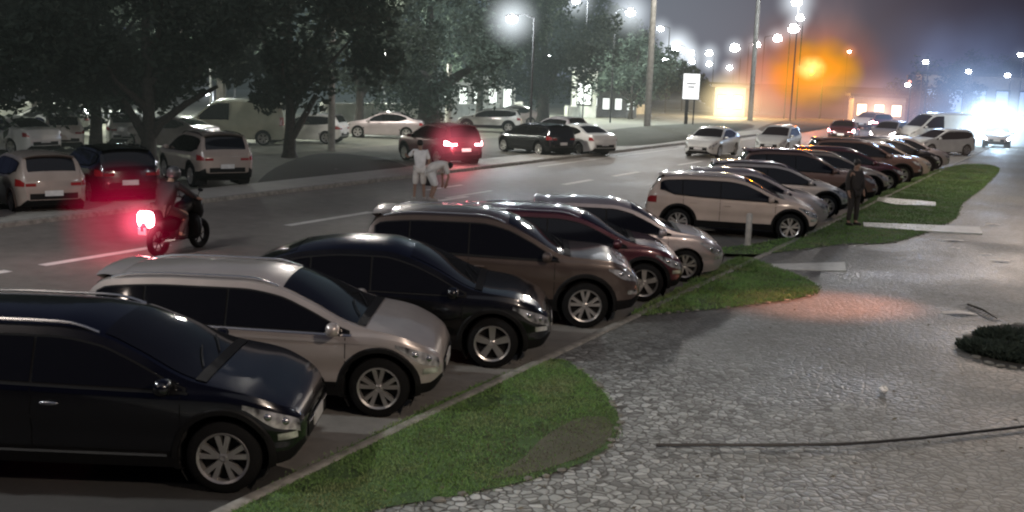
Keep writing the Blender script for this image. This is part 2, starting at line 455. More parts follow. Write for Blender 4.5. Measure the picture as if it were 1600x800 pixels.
    B.grid([[dfm((hl + .008, y, z)) for z in (g0, (g0 + g1) / 2, g1)] for y in (-.44, -.3, 0, .3, .44)])
    B.build('grille', M['plastic'], root)
    if det > .7:
        B = MB(); B.tube([dfm((hl + .016, y, g1 + .005)) for y in (-.44, -.2, 0, .2, .44)], .009, 6); B.build('grille_trim', M['chrome'], root)
    B = MB(); zp = zs(-hl) - .28 if style != 'sedan' else zs(-hl) - .2
    B.box((-hl - .012, 0, zp), (.012, .42, .13)); B.build('licence_plate', M['plate'] if not lit_tail else M['plate_lit'], root, False)
    B = MB(); B.box(dfm((hl + .02, 0, zb(hl) + .12)), (.012, .42, .12)); B.build('licence_plate', M['plate'], root, False)
    # mirrors
    for s in (1, -1):
        xm = S['win'][1] - .14; zz = zs(xm) + .06
        B = MB(); y = s * (ys(xm, zz) + .12)
        B.blob((xm, y, zz + .03), (.15, .21, .15), 12, 7, None, .75)
        B.box((xm + .01, s * (ys(xm, zz) + .03), zz - .03), (.05, .1, .03))
        B.build('wing_mirror', M['silver_paint'], root)
        if det > .7:
            for xh in ((S['win'][0] + S['win'][1]) / 2 + .22, S['win'][0] + .78):
                B = MB(); zh = zs(xh) - .13; yy = s * (ys(xh, zh) + .022)
                B.blob((xh, yy, zh), (.17, .03, .035), 8, 6, None, .7); B.build('door_handle', M['chrome'] if (trimchrome or sill) else M['silver_paint'], root)
        if sill:
            B = MB(); strip(B, S['wb'][1] + AR + .1, S['wb'][0] - AR - .08, lambda x: zb(x) + .125, lambda x: zb(x) + .15, s, .018, 10, 1)
            B.build('sill_trim', M['chrome'], root)
        if S['rail']:
            B = MB(); pts = []
            for k in range(15):
                x = S['rw'][1] + .05 + (S['ws'][1] - S['rw'][1] - .1) * k / 14; y = (ys(x, ze(x)) - .05)
                q = topf(x, s * y); lift = .03 * min(1, min(k, 14 - k) / 1.6)
                pts.append(q + Vector((0, 0, lift)))
            B.tube(pts, .016, 6); B.build('roof_rail', M['chrome'] if det > .7 else M['plastic'], root)
    # spoiler
    if style in ('suv', 'hatch', 'tall'):
        B = MB(); xx = S['rw'][1] + .02; yw = ys(xx, ze(xx)) - .06
        B.grid([[topf(xx + dx, y, o_) + Vector((dd, 0, dz)) for y in [-yw + 2 * yw * j / 8 for j in range(9)]] for dx, o_, dd, dz in ((.12, .004, 0, 0), (0, .03, -.04, .01), (-.02, .03, -.12, .0), (0, .0, -.06, -.03))])
        B.build('spoiler', M['silver_paint'], root)
    # underbody closes the view beneath the car
    B = MB(); B.box((0, 0, S['wr'] + .05), (2 * hl - .5, 2 * S['W'] - .86, .30)); B.build('underbody', M['under'], root, False)
    key = (round(S['wr'], 3), rim)
    if key not in CARS: CARS[key] = wheel_meshes(S['wr'], rim)
    for cx, cz in wc:
        for s in (1, -1):
            w = bpy.data.objects.new('wheel', None); COL.objects.link(w); w.parent = root; w.empty_display_size = .1
            w.location = (cx, s * (S['W'] - .135), S['wr']); w.rotation_euler = (0, 0, 0 if s > 0 else math.pi)
            for nm_, me in zip(('tyre', 'rim'), CARS[key]):
                o = bpy.data.objects.new(nm_, me); COL.objects.link(o); o.parent = w
    remember(root)
    return root
PROTO = {}
USED = set()
PAINTED = ('body', 'wing_mirror', 'spoiler', 'door_handle')
def place_car(key, pt, hd, pnt, label, cat='car', group=None, by='wheel', name=None, z=0):
    """pt: street-plane point; by wheel = contact of the right front tyre, rear = middle of the rear bumper, mid = centre."""
    style = key[0]; kw = dict(key[1]) if len(key) > 1 else {}
    pk = (style, tuple(sorted(kw.items(), key=str)))
    if pk not in PROTO: PROTO[pk] = make_car(style, **kw)
    if pk in USED: r = copy_tree(PROTO[pk])
    else: r = PROTO[pk]; USED.add(pk)
    S = STY[style]; a = hd
    loc = {'wheel': Vector((S['wb'][0], -(S['W'] - .1), 0)), 'rear': Vector((-S['L'] / 2, 0, 0)), 'front': Vector((S['L'] / 2, 0, 0)), 'mid': Vector((0, 0, 0))}[by]
    rot = Matrix.Rotation(a, 3, 'Z'); c = Vector((pt[0], pt[1], z)) - rot @ loc
    r.location = c; r.rotation_euler = (0, 0, a)
    if name: r.name = name
    for k in CH_of(r):
        b = k.name.split('.')[0]
        if b in PAINTED and k.data.materials and k.data.materials[0] == M['silver_paint']:
            k.material_slots[0].link = 'OBJECT'; k.material_slots[0].material = M[pnt]
    tag(r, label, cat, group)
    return r
def CH_of(r): return list(r.children)

# ------------------------------------------------------------------ ground materials
def tex(nt, kind, scale, **k):
    n = nt.nodes.new(kind); n.inputs['Scale'].default_value = scale
    for a, v in k.items():
        if a in n.inputs: n.inputs[a].default_value = v
        else: setattr(n, a, v)
    return n
def asphalt(name, a, b, rough=(.5, .8), lines=True):
    m, nt, bs = nm(name); L = nt.links.new
    tc = nt.nodes.new('ShaderNodeTexCoord')
    n1 = tex(nt, 'ShaderNodeTexNoise', .25, Detail=6.); n2 = tex(nt, 'ShaderNodeTexNoise', 60, Detail=3.); n3 = tex(nt, 'ShaderNodeTexNoise', 2.2, Detail=6., Roughness=.7)
    for n in (n1, n2, n3): L(tc.outputs['Object'], n.inputs['Vector'])
    ad = nt.nodes.new('ShaderNodeMath'); ad.operation = 'ADD'; L(n1.outputs['Fac'], ad.inputs[0]); L(n3.outputs['Fac'], ad.inputs[1])
    ad2 = nt.nodes.new('ShaderNodeMath'); ad2.operation = 'MULTIPLY_ADD'; ad2.inputs[1].default_value = .25; L(n2.outputs['Fac'], ad2.inputs[0]); L(ad.outputs[0], ad2.inputs[2])
    mr = nt.nodes.new('ShaderNodeMapRange'); mr.inputs[1].default_value = .8; mr.inputs[2].default_value = 1.5; L(ad2.outputs[0], mr.inputs[0])
    cr = nt.nodes.new('ShaderNodeMixRGB'); cr.inputs[1].default_value = (*a, 1); cr.inputs[2].default_value = (*b, 1); L(mr.outputs[0], cr.inputs[0])
    L(cr.outputs[0], bs.inputs['Base Color'])
    rr = nt.nodes.new('ShaderNodeMapRange'); rr.inputs[3].default_value = rough[0]; rr.inputs[4].default_value = rough[1]; L(n1.outputs['Fac'], rr.inputs[0]); L(rr.outputs[0], bs.inputs['Roughness'])
    bp = nt.nodes.new('ShaderNodeBump'); bp.inputs['Strength'].default_value = .5; bp.inputs['Distance'].default_value = .006; L(n2.outputs['Fac'], bp.inputs['Height']); L(bp.outputs[0], bs.inputs['Normal'])
    return m
def stone_paving():
    m, nt, bs = nm('irregular_stone_paving'); L = nt.links.new
    tc = nt.nodes.new('ShaderNodeTexCoord')
    wob = tex(nt, 'ShaderNodeTexNoise', 6, Detail=2.); L(tc.outputs['Object'], wob.inputs['Vector'])
    va = nt.nodes.new('ShaderNodeVectorMath'); va.operation = 'MULTIPLY_ADD'; L(wob.outputs['Color'], va.inputs[0]); va.inputs[1].default_value = (.09, .09, 0); L(tc.outputs['Object'], va.inputs[2])
    ve = tex(nt, 'ShaderNodeTexVoronoi', 10.5, feature='DISTANCE_TO_EDGE'); vc = tex(nt, 'ShaderNodeTexVoronoi', 10.5, feature='F1')
    for v in (ve, vc): L(va.outputs[0], v.inputs['Vector']); v.inputs['Randomness'].default_value = .95
    big = tex(nt, 'ShaderNodeTexNoise', .33, Detail=4.); L(tc.outputs['Object'], big.inputs['Vector'])
    gr = tex(nt, 'ShaderNodeTexNoise', 40, Detail=4.); L(tc.outputs['Object'], gr.inputs['Vector'])
    # per-stone tint
    sp = nt.nodes.new('ShaderNodeSeparateColor'); L(vc.outputs['Color'], sp.inputs[0])
    cr = nt.nodes.new('ShaderNodeValToRGB'); L(sp.outputs[0], cr.inputs[0])
    e = cr.color_ramp.elements; e[0].color = (.14, .145, .135, 1); e[1].color = (.48, .50, .48, 1)
    q = cr.color_ramp.elements.new(.3); q.color = (.25, .265, .25, 1); q = cr.color_ramp.elements.new(.7); q.color = (.34, .36, .34, 1)
    mg = nt.nodes.new('ShaderNodeMixRGB'); mg.blend_type = 'MULTIPLY'; mg.inputs[0].default_value = .8; L(cr.outputs[0], mg.inputs[1])
    mrg = nt.nodes.new('ShaderNodeMapRange'); mrg.inputs[3].default_value = .55; mrg.inputs[4].default_value = 1.35; L(gr.outputs['Fac'], mrg.inputs[0]); L(mrg.outputs[0], mg.inputs[2])
    # worn, earth-filled part of the square towards the building: object-space x (across)
    sx = nt.nodes.new('ShaderNodeSeparateXYZ'); L(tc.outputs['Object'], sx.inputs[0])
    ax = nt.nodes.new('ShaderNodeMath'); ax.operation = 'MULTIPLY_ADD'; ax.inputs[1].default_value = 3.4; L(big.outputs['Fac'], ax.inputs[0]); L(sx.outputs[0], ax.inputs[2])
    wm = nt.nodes.new('ShaderNodeMapRange'); wm.inputs[1].default_value = -2.4; wm.inputs[2].default_value = 1.6; L(ax.outputs[0], wm.inputs[0]); wm.interpolation_type = 'SMOOTHSTEP'
    sy = nt.nodes.new('ShaderNodeMapRange'); sy.inputs[1].default_value = 11.; sy.inputs[2].default_value = 16.; L(sx.outputs[1], sy.inputs[0]); sy.interpolation_type = 'SMOOTHSTEP'
    wm2 = nt.nodes.new('ShaderNodeMath'); wm2.operation = 'MAXIMUM'; L(wm.outputs[0], wm2.inputs[0]); L(sy.outputs[0], wm2.inputs[1])
    nrw = nt.nodes.new('ShaderNodeMath'); nrw.operation = 'MULTIPLY'; nrw.inputs[1].default_value = .78; L(wm2.outputs[0], nrw.inputs[0])
    worn = nt.nodes.new('ShaderNodeMixRGB'); L(nrw.outputs[0], worn.inputs[0]); L(mg.outputs[0], worn.inputs[1]); worn.inputs[2].default_value = (.145, .145, .13, 1)
    jt = nt.nodes.new('ShaderNodeMapRange'); jt.inputs[1].default_value = .02; jt.inputs[2].default_value = .10; L(ve.outputs['Distance'], jt.inputs[0])
    jw = nt.nodes.new('ShaderNodeMapRange'); jw.inputs[3].default_value = 1; jw.inputs[4].default_value = .4; L(nrw.outputs[0], jw.inputs[0])
    inv = nt.nodes.new('ShaderNodeMath'); inv.operation = 'SUBTRACT'; inv.inputs[0].default_value = 1; L(jt.outputs[0], inv.inputs[1])
    jf = nt.nodes.new('ShaderNodeMath'); jf.operation = 'MULTIPLY'; L(inv.outputs[0], jf.inputs[0]); L(jw.outputs[0], jf.inputs[1])
    fin = nt.nodes.new('ShaderNodeMixRGB'); L(jf.outputs[0], fin.inputs[0]); L(worn.outputs[0], fin.inputs[1]); fin.inputs[2].default_value = (.05, .048, .04, 1)
    bg = nt.nodes.new('ShaderNodeMixRGB'); bg.blend_type = 'MULTIPLY'; bg.inputs[0].default_value = 1
    bm_ = nt.nodes.new('ShaderNodeMapRange'); bm_.inputs[1].default_value = .3; bm_.inputs[2].default_value = .7; bm_.inputs[3].default_value = .62; bm_.inputs[4].default_value = 1.3; L(big.outputs['Fac'], bm_.inputs[0])
    L(fin.outputs[0], bg.inputs[1]); L(bm_.outputs[0], bg.inputs[2]); L(bg.outputs[0], bs.inputs['Base Color'])
    rr = nt.nodes.new('ShaderNodeMapRange'); rr.inputs[1].default_value = .35; rr.inputs[2].default_value = .65; rr.inputs[3].default_value = .38; rr.inputs[4].default_value = .62; L(big.outputs['Fac'], rr.inputs[0]); L(rr.outputs[0], bs.inputs['Roughness'])
    # stones are domed, each slightly tipped
    h1 = nt.nodes.new('ShaderNodeMapRange'); h1.inputs[2].default_value = .25; L(ve.outputs['Distance'], h1.inputs[0])
    h2 = nt.nodes.new('ShaderNodeMath'); h2.operation = 'MULTIPLY_ADD'; h2.inputs[1].default_value = .35; L(gr.outputs['Fac'], h2.inputs[0]); L(h1.outputs[0], h2.inputs[2])
    h3 = nt.nodes.new('ShaderNodeMath'); h3.operation = 'MULTIPLY_ADD'; h3.inputs[1].default_value = .6; L(sp.outputs[1], h3.inputs[0]); L(h2.outputs[0], h3.inputs[2])
    bs_ = nt.nodes.new('ShaderNodeMapRange'); bs_.inputs[3].default_value = .65; bs_.inputs[4].default_value = .22; L(nrw.outputs[0], bs_.inputs[0])
    bp = nt.nodes.new('ShaderNodeBump'); bp.inputs['Distance'].default_value = .022; L(bs_.outputs[0], bp.inputs['Strength']); L(h3.outputs[0], bp.inputs['Height']); L(bp.outputs[0], bs.inputs['Normal'])
    return m
M['asphalt'] = asphalt('worn_asphalt', (.10, .09, .078), (.24, .215, .185), (.42, .72))
M['bay'] = asphalt('parking_bay_asphalt', (.10, .096, .086), (.24, .225, .20), (.55, .8))
M['earth'] = asphalt('dark_ground', (.03, .03, .022), (.07, .066, .05), (.8, .95))
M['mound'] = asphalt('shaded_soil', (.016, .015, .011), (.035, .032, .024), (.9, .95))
M['lot'] = asphalt('pale_car_park_ground', (.17, .17, .13), (.27, .27, .21), (.7, .9))
M['walk'] = asphalt('pale_concrete_walk', (.26, .25, .22), (.42, .40, .35), (.6, .8))
M['kerb'] = simple('kerb_concrete', (.24, .23, .20), .7, 0, .35, 8, .3)
M['edge'] = simple('edging_stone', (.17, .165, .14), .8, 0, .4, 7, .3)
M['line'] = asphalt('worn_white_road_paint', (.45, .43, .39), (.85, .82, .76), (.55, .7))
M['stone'] = stone_paving()
M['slab'] = simple('pale_slab', (.5, .5, .46), .5, 0, .2, 5)
M['lawn'] = simple('lawn_soil', (.05, .095, .03), .9, 0, .5, 4)

def sheet(name, pts, z, mat, frame=True, label=None, div=1):
    """flat sheet; origin on the street axes so that texture x runs across the street"""
    me = bpy.data.meshes.new(name); bm = bmesh.new()
    vs = []
    for p in pts:
        q = Vector((p[0], p[1], 0)); q = Matrix.Rotation(PSI, 3, 'Z') @ q; vs.append(bm.verts.new((q.x, q.y, 0)))
    f = bm.faces.new(vs); bmesh.ops.triangulate(bm, faces=[f])
    bm.normal_update()
    for f in bm.faces:
        if f.normal.z < 0: f.normal_flip()
    bm.to_mesh(me); bm.free(); me.materials.append(mat)
    o = bpy.data.objects.new(name, me); COL.objects.link(o); o.location.z = z; o.rotation_euler = (0, 0, -PSI)
    o['kind'] = 'structure'; return o
def rect(s0, s1, p0, p1): return [RP(s0, p0), RP(s0, p1), RP(s1, p1), RP(s1, p0)]
sheet('ground', [(-900, -300), (900, -300), (900, 1500), (-900, 1500)], -.03, M['earth'])
sheet('road', rect(-60, 900, -21.3, -11.2), 0, M['asphalt'])
sheet('parking_bays', rect(-60, 130, -11.2, -6.15), .0, M['bay'])
sheet('cross_road', [RP(86, -21.3), RP(150, -10), (300, 420), (60, 420), (24, 130), RP(95, -40)], -.012, M['asphalt'])
sheet('bay_shade_patch', rect(-60, 7.75, -11.1, -6.22), .004, asphalt('shade_dark_asphalt', (.018, .017, .015), (.04, .038, .034), (.7, .9)))  # dark sheet standing in for the shade around the nearest car
sheet('pavement', rect(-60, 150, -6.15, 60), .08, M['stone'])
sheet('far_pavement', rect(-60, 92, -23.2, -21.3), .09, M['walk'])
sheet('car_park', rect(-80, 130, -110, -31), -.008, M['lot'])
sheet('side_ground', rect(-80, 120, -31, -23.2), .0, asphalt('pale_dirt', (.11, .108, .088), (.19, .185, .155), (.8, .9)))
# kerbs
def kerb(name, pts, w, h, z0=0, closed=False):
    B = MB(); rows = []
    n = len(pts)
    for i, p in enumerate(pts):
        a = pts[(i - 1) % n] if (closed or i > 0) else p; b = pts[(i + 1) % n] if (closed or i < n - 1) else p
        d = Vector((b[0] - a[0], b[1] - a[1], 0)).normalized(); nn = Vector((-d.y, d.x, 0)); p = Vector((p[0], p[1], 0))
        jit = random.uniform(-.004, .004)
        rows.append([p - nn * w / 2 + Vector((0, 0, z0 - .05)), p - nn * w / 2 + Vector((0, 0, z0 + h * .85 + jit)), p - nn * w * .35 + Vector((0, 0, z0 + h + jit)), p + nn * w * .35 + Vector((0, 0, z0 + h + jit)), p + nn * w / 2 + Vector((0, 0, z0 + h * .85 + jit)), p + nn * w / 2 + Vector((0, 0, z0 - .05))])
    if closed: rows.append(rows[0])
    B.grid(rows); o = B.build(name, M['kerb']); o['kind'] = 'structure'; return o
kerb('far_kerb', [RP(s, -21.3) for s in range(-40, 93, 1)], .16, .12)
kerb('near_kerb', [RP(s * .5, -6.12) for s in range(-40, 260)], .14, .105)

def marking(name, s0, s1, p, w=.12):
    o = sheet(name, rect(s0, s1, p - w / 2, p + w / 2), .004, M['line']); return o
for i, (a, b) in enumerate([(-6, 2), (9.6, 12.6), (13.3, 16.4), (20.2, 23.6), (27.0, 28.6), (34.2, 36.6), (38.6, 41.2), (46, 49), (54, 57), (62, 65), (70, 73), (78, 81)]):
    marking('road_marking', a, b, -16.85 + (.6 if a > 30 else 0), .24)
marking('road_marking', 29.2, 31.4, -18.7, .14); marking('road_marking', 27.8, 30.6, -17.1, .12)
marking('road_marking', 84, 84.6, -14, 6.)
marking('road_marking', 58, 90, -20.6, .18)
marking('road_marking', 40, 90, -20.2, .1)
for s in range(0, 24):
    if s in (): continue

# grass islands in the pavement
def smooth_poly(pts, n=6):
    out = []; N = len(pts)
    for i in range(N):
        p0, p1, p2, p3 = [Vector(pts[(i + k - 1) % N]) for k in range(4)]
        for j in range(n):
            t = j / n
            out.append(.5 * ((2 * p1) + (p2 - p0) * t + (2 * p0 - 5 * p1 + 4 * p2 - p3) * t * t + (3 * p1 - p0 - 3 * p2 + p3) * t ** 3))
    return out
def inside(p, poly):
    c = False; n = len(poly)
    for i in range(n):
        a, b = poly[i], poly[i - 1]
        if (a.y > p.y) != (b.y > p.y) and p.x < (b.x - a.x) * (p.y - a.y) / (b.y - a.y) + a.x: c = not c
    return c
def grass_mat():
    m, nt, b = nm('short_lawn_grass'); L = nt.links.new
    tc = nt.nodes.new('ShaderNodeTexCoord'); n = tex(nt, 'ShaderNodeTexNoise', 1.1, Detail=5.); L(tc.outputs['Object'], n.inputs['Vector'])
    cr = nt.nodes.new('ShaderNodeValToRGB'); L(n.outputs['Fac'], cr.inputs[0]); e = cr.color_ramp.elements
    e[0].position = .3; e[0].color = (.12, .165, .06, 1); e[1].position = .75; e[1].color = (.24, .24, .13, 1)
    q = e.new(.5); q.color = (.15, .28, .075, 1)
    L(cr.outputs[0], b.inputs['Base Color']); setp(b, Roughness=.75); return m
M['grass'] = grass_mat()
M['baresoil'] = asphalt('bare_grey_brown_soil', (.05, .052, .035), (.11, .11, .075), (.8, .95))
M['dry'] = simple('dry_grass', (.10, .095, .06), .8, 0, .4, 3)
def island(pix, dens, hgt, dry=None, z=.08, world=None):
    pts = [G(x, y, z) for x, y in pix] if world is None else world
    poly = smooth_poly([(p.x, p.y, 0) for p in pts])
    sheet('lawn_bed', [(p.x, p.y) for p in poly], z + .012, M['lawn'])
    # rough edging stones
    B = MB(); n = len(poly); acc = 0
    for i in range(n):
        a, b = poly[i], poly[(i + 1) % n]; d = (b - a).length
        if a.y < 6 or a.y > 30 or (a.x * math.cos(PSI) - a.y * math.sin(PSI)) < -5.9: continue
        acc += d
        if acc > .15:
            acc = random.uniform(-.1, .08); w = random.uniform(.06, .11)
            if random.random() < .3: continue
            a = a + Vector((random.uniform(-.03, .03), random.uniform(-.03, .03), 0))
            B.blob((a.x, a.y, z + .012), (w * 1.3, w, random.uniform(.02, .045)), 7, 4, Matrix.Rotation(math.atan2(b.y - a.y, b.x - a.x) + random.uniform(-.3, .3), 3, 'Z'), .8)
    if B.v:
        o = B.build('lawn_edging', M['edge']); o['kind'] = 'structure'
    x0, x1 = min(p.x for p in poly), max(p.x for p in poly); y0, y1 = max(6.5, min(p.y for p in poly)), max(p.y for p in poly)
    V = []; Fc = []; mi = []
    N = int((x1 - x0) * (y1 - y0) * dens)
    for _ in range(N):
        p = Vector((random.uniform(x0, x1), random.uniform(y0, y1), 0))
        if not inside(p + Vector((random.gauss(0, .035), random.gauss(0, .035), 0)), poly): continue
        if noise.noise(Vector((p.x * 1.7, p.y * 1.7, 3))) > .32 and random.random() < .7: continue
        dr = 0
        if dry:
            q = (p.x - dry[0]) ** 2 + (p.y - dry[1]) ** 2
            dr = math.exp(-q / dry[2] ** 2)
            if random.random() < min(.72, dr * .85): continue
        h = hgt * random.uniform(.5, 1.2); a = random.uniform(0, 6.28); w = .006 + h * .09
        lx, ly = random.gauss(0, h * .45), random.gauss(0, h * .45)
        k = len(V); dx, dy = math.cos(a) * w, math.sin(a) * w
        V += [(p.x - dx, p.y - dy, z + .01), (p.x + dx, p.y + dy, z + .01), (p.x + lx, p.y + ly, z + .01 + h)]
        Fc.append((k, k + 1, k + 2)); mi.append(1 if random.random() < .06 + dr * .6 else 0)
    me = bpy.data.meshes.new('grass'); me.from_pydata(V, [], Fc); me.materials.append(M['grass']); me.materials.append(M['dry'])
    me.polygons.foreach_set('material_index', mi)
    if dry:
        sheet('bare_soil', [(p_.x, p_.y) for p_ in smooth_poly([tuple(G(x_, y_, z)) for x_, y_ in [(770,748),(820,715),(850,685),(905,655),(948,655),(955,682),(925,708),(868,730),(810,745)]])], z + .016, M['baresoil'])
    o = bpy.data.objects.new('grass', me); COL.objects.link(o)
    return o
i1 = [(150,905),(250,855),(360,800),(450,747),(560,692),(640,652),(720,614),(800,582),(868,562),(905,578),(935,605),(958,635),(968,665),(955,695),(920,720),(870,738),(800,758),(700,778),(600,795),(520,815),(400,860),(250,930)]
dry1 = G(900, 705, .08)
tag(island(i1, 4200, .022, (dry1.x, dry1.y, .85)), 'short green lawn of the nearest leaf-shaped island in the stone paving', 'grass', kind='stuff')
tag(island([(985,492),(1060,452),(1125,415),(1165,403),(1215,420),(1250,432),(1275,445),(1275,458),(1240,468),(1150,480),(1060,488)], 1500, .045), 'green lawn island in front of the maroon and pale silver cars', 'grass', kind='stuff')
tag(island([(1105,392),(1200,378),(1265,362),(1330,330),(1380,300),(1450,270),(1510,257),(1560,262),(1540,290),(1505,318),(1495,340),(1470,354),(1435,368),(1390,380),(1320,382),(1270,388),(1180,398)], 700, .04), 'long green verge beside the far half of the parked row', 'grass', kind='stuff')
def slab(name, pix, h=.03):
    pts = [G(x, y, .08) for x, y in pix]; B = MB()
    B.face(*[(p.x, p.y, .084 + h) for p in pts])
    for i in range(len(pts)):
        a, b = pts[i], pts[(i + 1) % len(pts)]; B.face((a.x, a.y, .05), (b.x, b.y, .05), (b.x, b.y, .084 + h), (a.x, a.y, .084 + h))
    o = B.build(name, M['slab'], None, False); o['kind'] = 'structure'
slab('path_slab', [(1348,349),(1530,356),(1535,367),(1440,362),(1350,355)])
slab('path_slab', [(1372,309),(1462,317),(1462,323),(1400,321),(1370,315)])
slab('path_slab', [(1205,413),(1320,410),(1322,424),(1208,421)], .006)

# ------------------------------------------------------------------ dark hose across the pavement, paper, planted bed
B = MB(); hp = [(1025,697),(1120,697),(1220,697),(1310,696),(1370,692),(1440,686),(1520,677),(1600,668),(1690,655)]
B.tube([G(x, y, .1) + Vector((0, 0, .012)) for x, y in hp], .016, 7)
tag(B.build('hose', simple('black_rubber_hose', (.008, .008, .008), .5)), 'thin black hose lying straight across the stone paving', 'hose')
B = MB(); rr = random.Random(3); base = []
for i in range(6):
    ph = math.pi * i / 5
    base.append([Vector((math.sin(ph) * math.cos(t) * .055, math.sin(ph) * math.sin(t) * .045, math.cos(ph) * .035 + .035)) * rr.uniform(.75, 1.25) for t in [2 * math.pi * k / 9 for k in range(9)]])
B.grid(base, True)
o = B.build('paper', simple('crumpled_white_paper', (.8, .8, .78), .7), None, False); o.location = G(1380, 612, .09); o.location.z = .085
tag(o, 'small crumpled white paper lying alone on the open paving', 'litter')

# ------------------------------------------------------------------ vegetation
def leaf_mat(name, c0, c1, sc=.8):
    m, nt, b = nm(name); L = nt.links.new
    tc = nt.nodes.new('ShaderNodeTexCoord'); n = tex(nt, 'ShaderNodeTexNoise', sc, Detail=6., Roughness=.7); L(tc.outputs['Object'], n.inputs['Vector'])
    cr = nt.nodes.new('ShaderNodeValToRGB'); L(n.outputs['Fac'], cr.inputs[0]); e = cr.color_ramp.elements
    e[0].position = .35; e[0].color = (*c0, 1); e[1].position = .68; e[1].color = (*c1, 1)
    L(cr.outputs[0], b.inputs['Base Color']); setp(b, Roughness=.8); b.inputs['Specular IOR Level'].default_value = .25
    b.inputs['Subsurface Weight'].default_value = 0
    tr = nt.nodes.new('ShaderNodeBsdfTranslucent'); L(cr.outputs[0], tr.inputs['Color'])
    ms = nt.nodes.new('ShaderNodeMixShader'); ms.inputs[0].default_value = .25
    out = nt.nodes['Material Output']; L(b.outputs[0], ms.inputs[1]); L(tr.outputs[0], ms.inputs[2]); L(ms.outputs[0], out.inputs[0])
    return m
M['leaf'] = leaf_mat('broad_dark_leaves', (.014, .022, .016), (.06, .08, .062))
M['leaf_b'] = leaf_mat('leaves_painted_lamp_lit', (.03, .048, .034), (.13, .17, .125))  # paler leaf copy: lamp light put into the colour
M['bark'] = simple('dark_bark', (.028, .024, .02), .9, 0, .4, 9, .6)
def crown_mesh(name, rad, hz, n, size, mat, seed, squash=.8, low=.0):
    rd = random.Random(seed); V = []; Fc = []
    clumps = []
    for _ in range(46):
        u = rd.uniform(-1, 1); t = rd.uniform(0, 6.28); r = rd.uniform(.35, 1) ** .6
        q = math.sqrt(1 - u * u)
        clumps.append((Vector((math.cos(t) * q * rad * r, math.sin(t) * q * rad * r, u * hz * r)), rd.uniform(.16, .34) * rad))
    for _ in range(n):
        c, cr = rd.choice(clumps)
        d = Vector((rd.gauss(0, 1), rd.gauss(0, 1), rd.gauss(0, .8))).normalized() * cr * rd.uniform(.3, 1.05) ** .7
        p = c + d; s = size * rd.uniform(.55, 1.3)
        a = Vector((rd.gauss(0, 1), rd.gauss(0, 1), rd.gauss(0, .6))).normalized(); b = a.cross(Vector((rd.gauss(0, 1), rd.gauss(0, 1), rd.gauss(0, 1)))).normalized()
        nn = a.cross(b) * s * .12; k = len(V)
        V += [tuple(p - a * s * .5), tuple(p - b * s * .26 + nn - a * s * .05), tuple(p + a * s * .5), tuple(p + b * s * .26 + nn - a * s * .05)]
        Fc.append((k, k + 1, k + 2, k + 3))
    me = bpy.data.meshes.new(name); me.from_pydata(V, [], Fc); me.materials.append(mat); return me, clumps
CROWN = {}
def tree(loc, rad, z0, z1, label, kind='leaf', seed=1, r0=.22, lean=(0, 0), n=7000, size=.3, group=None, name='tree', limbs=7, fork=None):
    root = empty(name, loc, 0, label, 'tree', group)
    hz = (z1 - z0) / 2; cz = (z0 + z1) / 2
    me, cl = crown_mesh('crown', rad, hz, n, size, M[kind], seed)
    o = bpy.data.objects.new('crown', me); COL.objects.link(o); o.parent = root; o.location = (lean[0], lean[1], cz)
    B = MB(); rd = random.Random(seed + 9); top = Vector((lean[0], lean[1], cz + hz * .3)); zf = max(1.0, z0 * .75)
    pts = [Vector((0, 0, -.1)), Vector((0, 0, .25)), Vector((lean[0] * .15 + .05, lean[1] * .15, zf)), Vector((lean[0] * .6, lean[1] * .6, cz - hz * .3)), top]
    B.tube(pts, [r0 * 1.6, r0 * 1.1, r0 * .85, r0 * .55, r0 * .2], 9)
    for k in range(limbs):
        c, cr = cl[(k * 5 + 3) % len(cl)]
        e = c + Vector((lean[0], lean[1], cz)); st = pts[2].lerp(pts[3], rd.uniform(0, .8)); mid = st.lerp(e, .5) + Vector((rd.uniform(-.3, .3), rd.uniform(-.3, .3), rd.uniform(-.1, .4)))
        B.tube([st, mid, e], [r0 * .5, r0 * .32, r0 * .1], 6)
    if fork:
        for f in fork: B.tube([Vector(q) for q in f], [r0 * .8, r0 * .6, r0 * .45, r0 * .25][:len(f)], 7)
    B.build('trunk', M['bark'], root)
    return root

# ------------------------------------------------------------------ cars of the near row (nose-in, facing the pavement)
GR = 'cars parked nose-in along the pavement'
def near(px, py): p = G(px, py); return p
DET = (('det', 1.0),)
place_car(('suv', (('sill', True),)), near(352, 768), R(0), 'black_paint', 'glossy black car with chrome sill strip, nearest to the camera', group=GR, name='parked_car')
place_car(('suv', (('trimchrome', True),)), near(592, 650), R(-1), 'silver_paint', 'silver beige compact SUV beside the nearest black car', group=GR, name='parked_car')
place_car(('cross', (('rim', 'single'),)), near(768, 574), R(-1), 'dark_paint', 'matt black SUV between the silver one and the grey brown one', group=GR, name='parked_car')
place_car(('tall', ()), near(912, 512), R(-1), 'brown_paint', 'tall grey brown SUV with large alloy wheels', group=GR, name='parked_car')
place_car(('suv', (('rim', 'single'),)), near(1004, 471), R(-2), 'maroon_paint', 'maroon SUV squeezed between grey brown SUV and pale silver hatchback', group=GR, name='parked_car')
place_car(('hatch', (('rim', 'double'),)), near(1068, 440), R(-2), 'pale_paint', 'pale silver hatchback at the end of the near group before the gap', group=GR, name='parked_car')
place_car(('suv', ()), near(1232, 377), R(-8), 'white_paint', 'off-white compact SUV first after the gap, behind a white bollard', group=GR, name='parked_car')
LO = (('det', .6),)
def rowpt(s, p=-6.65): return RP(s, p)
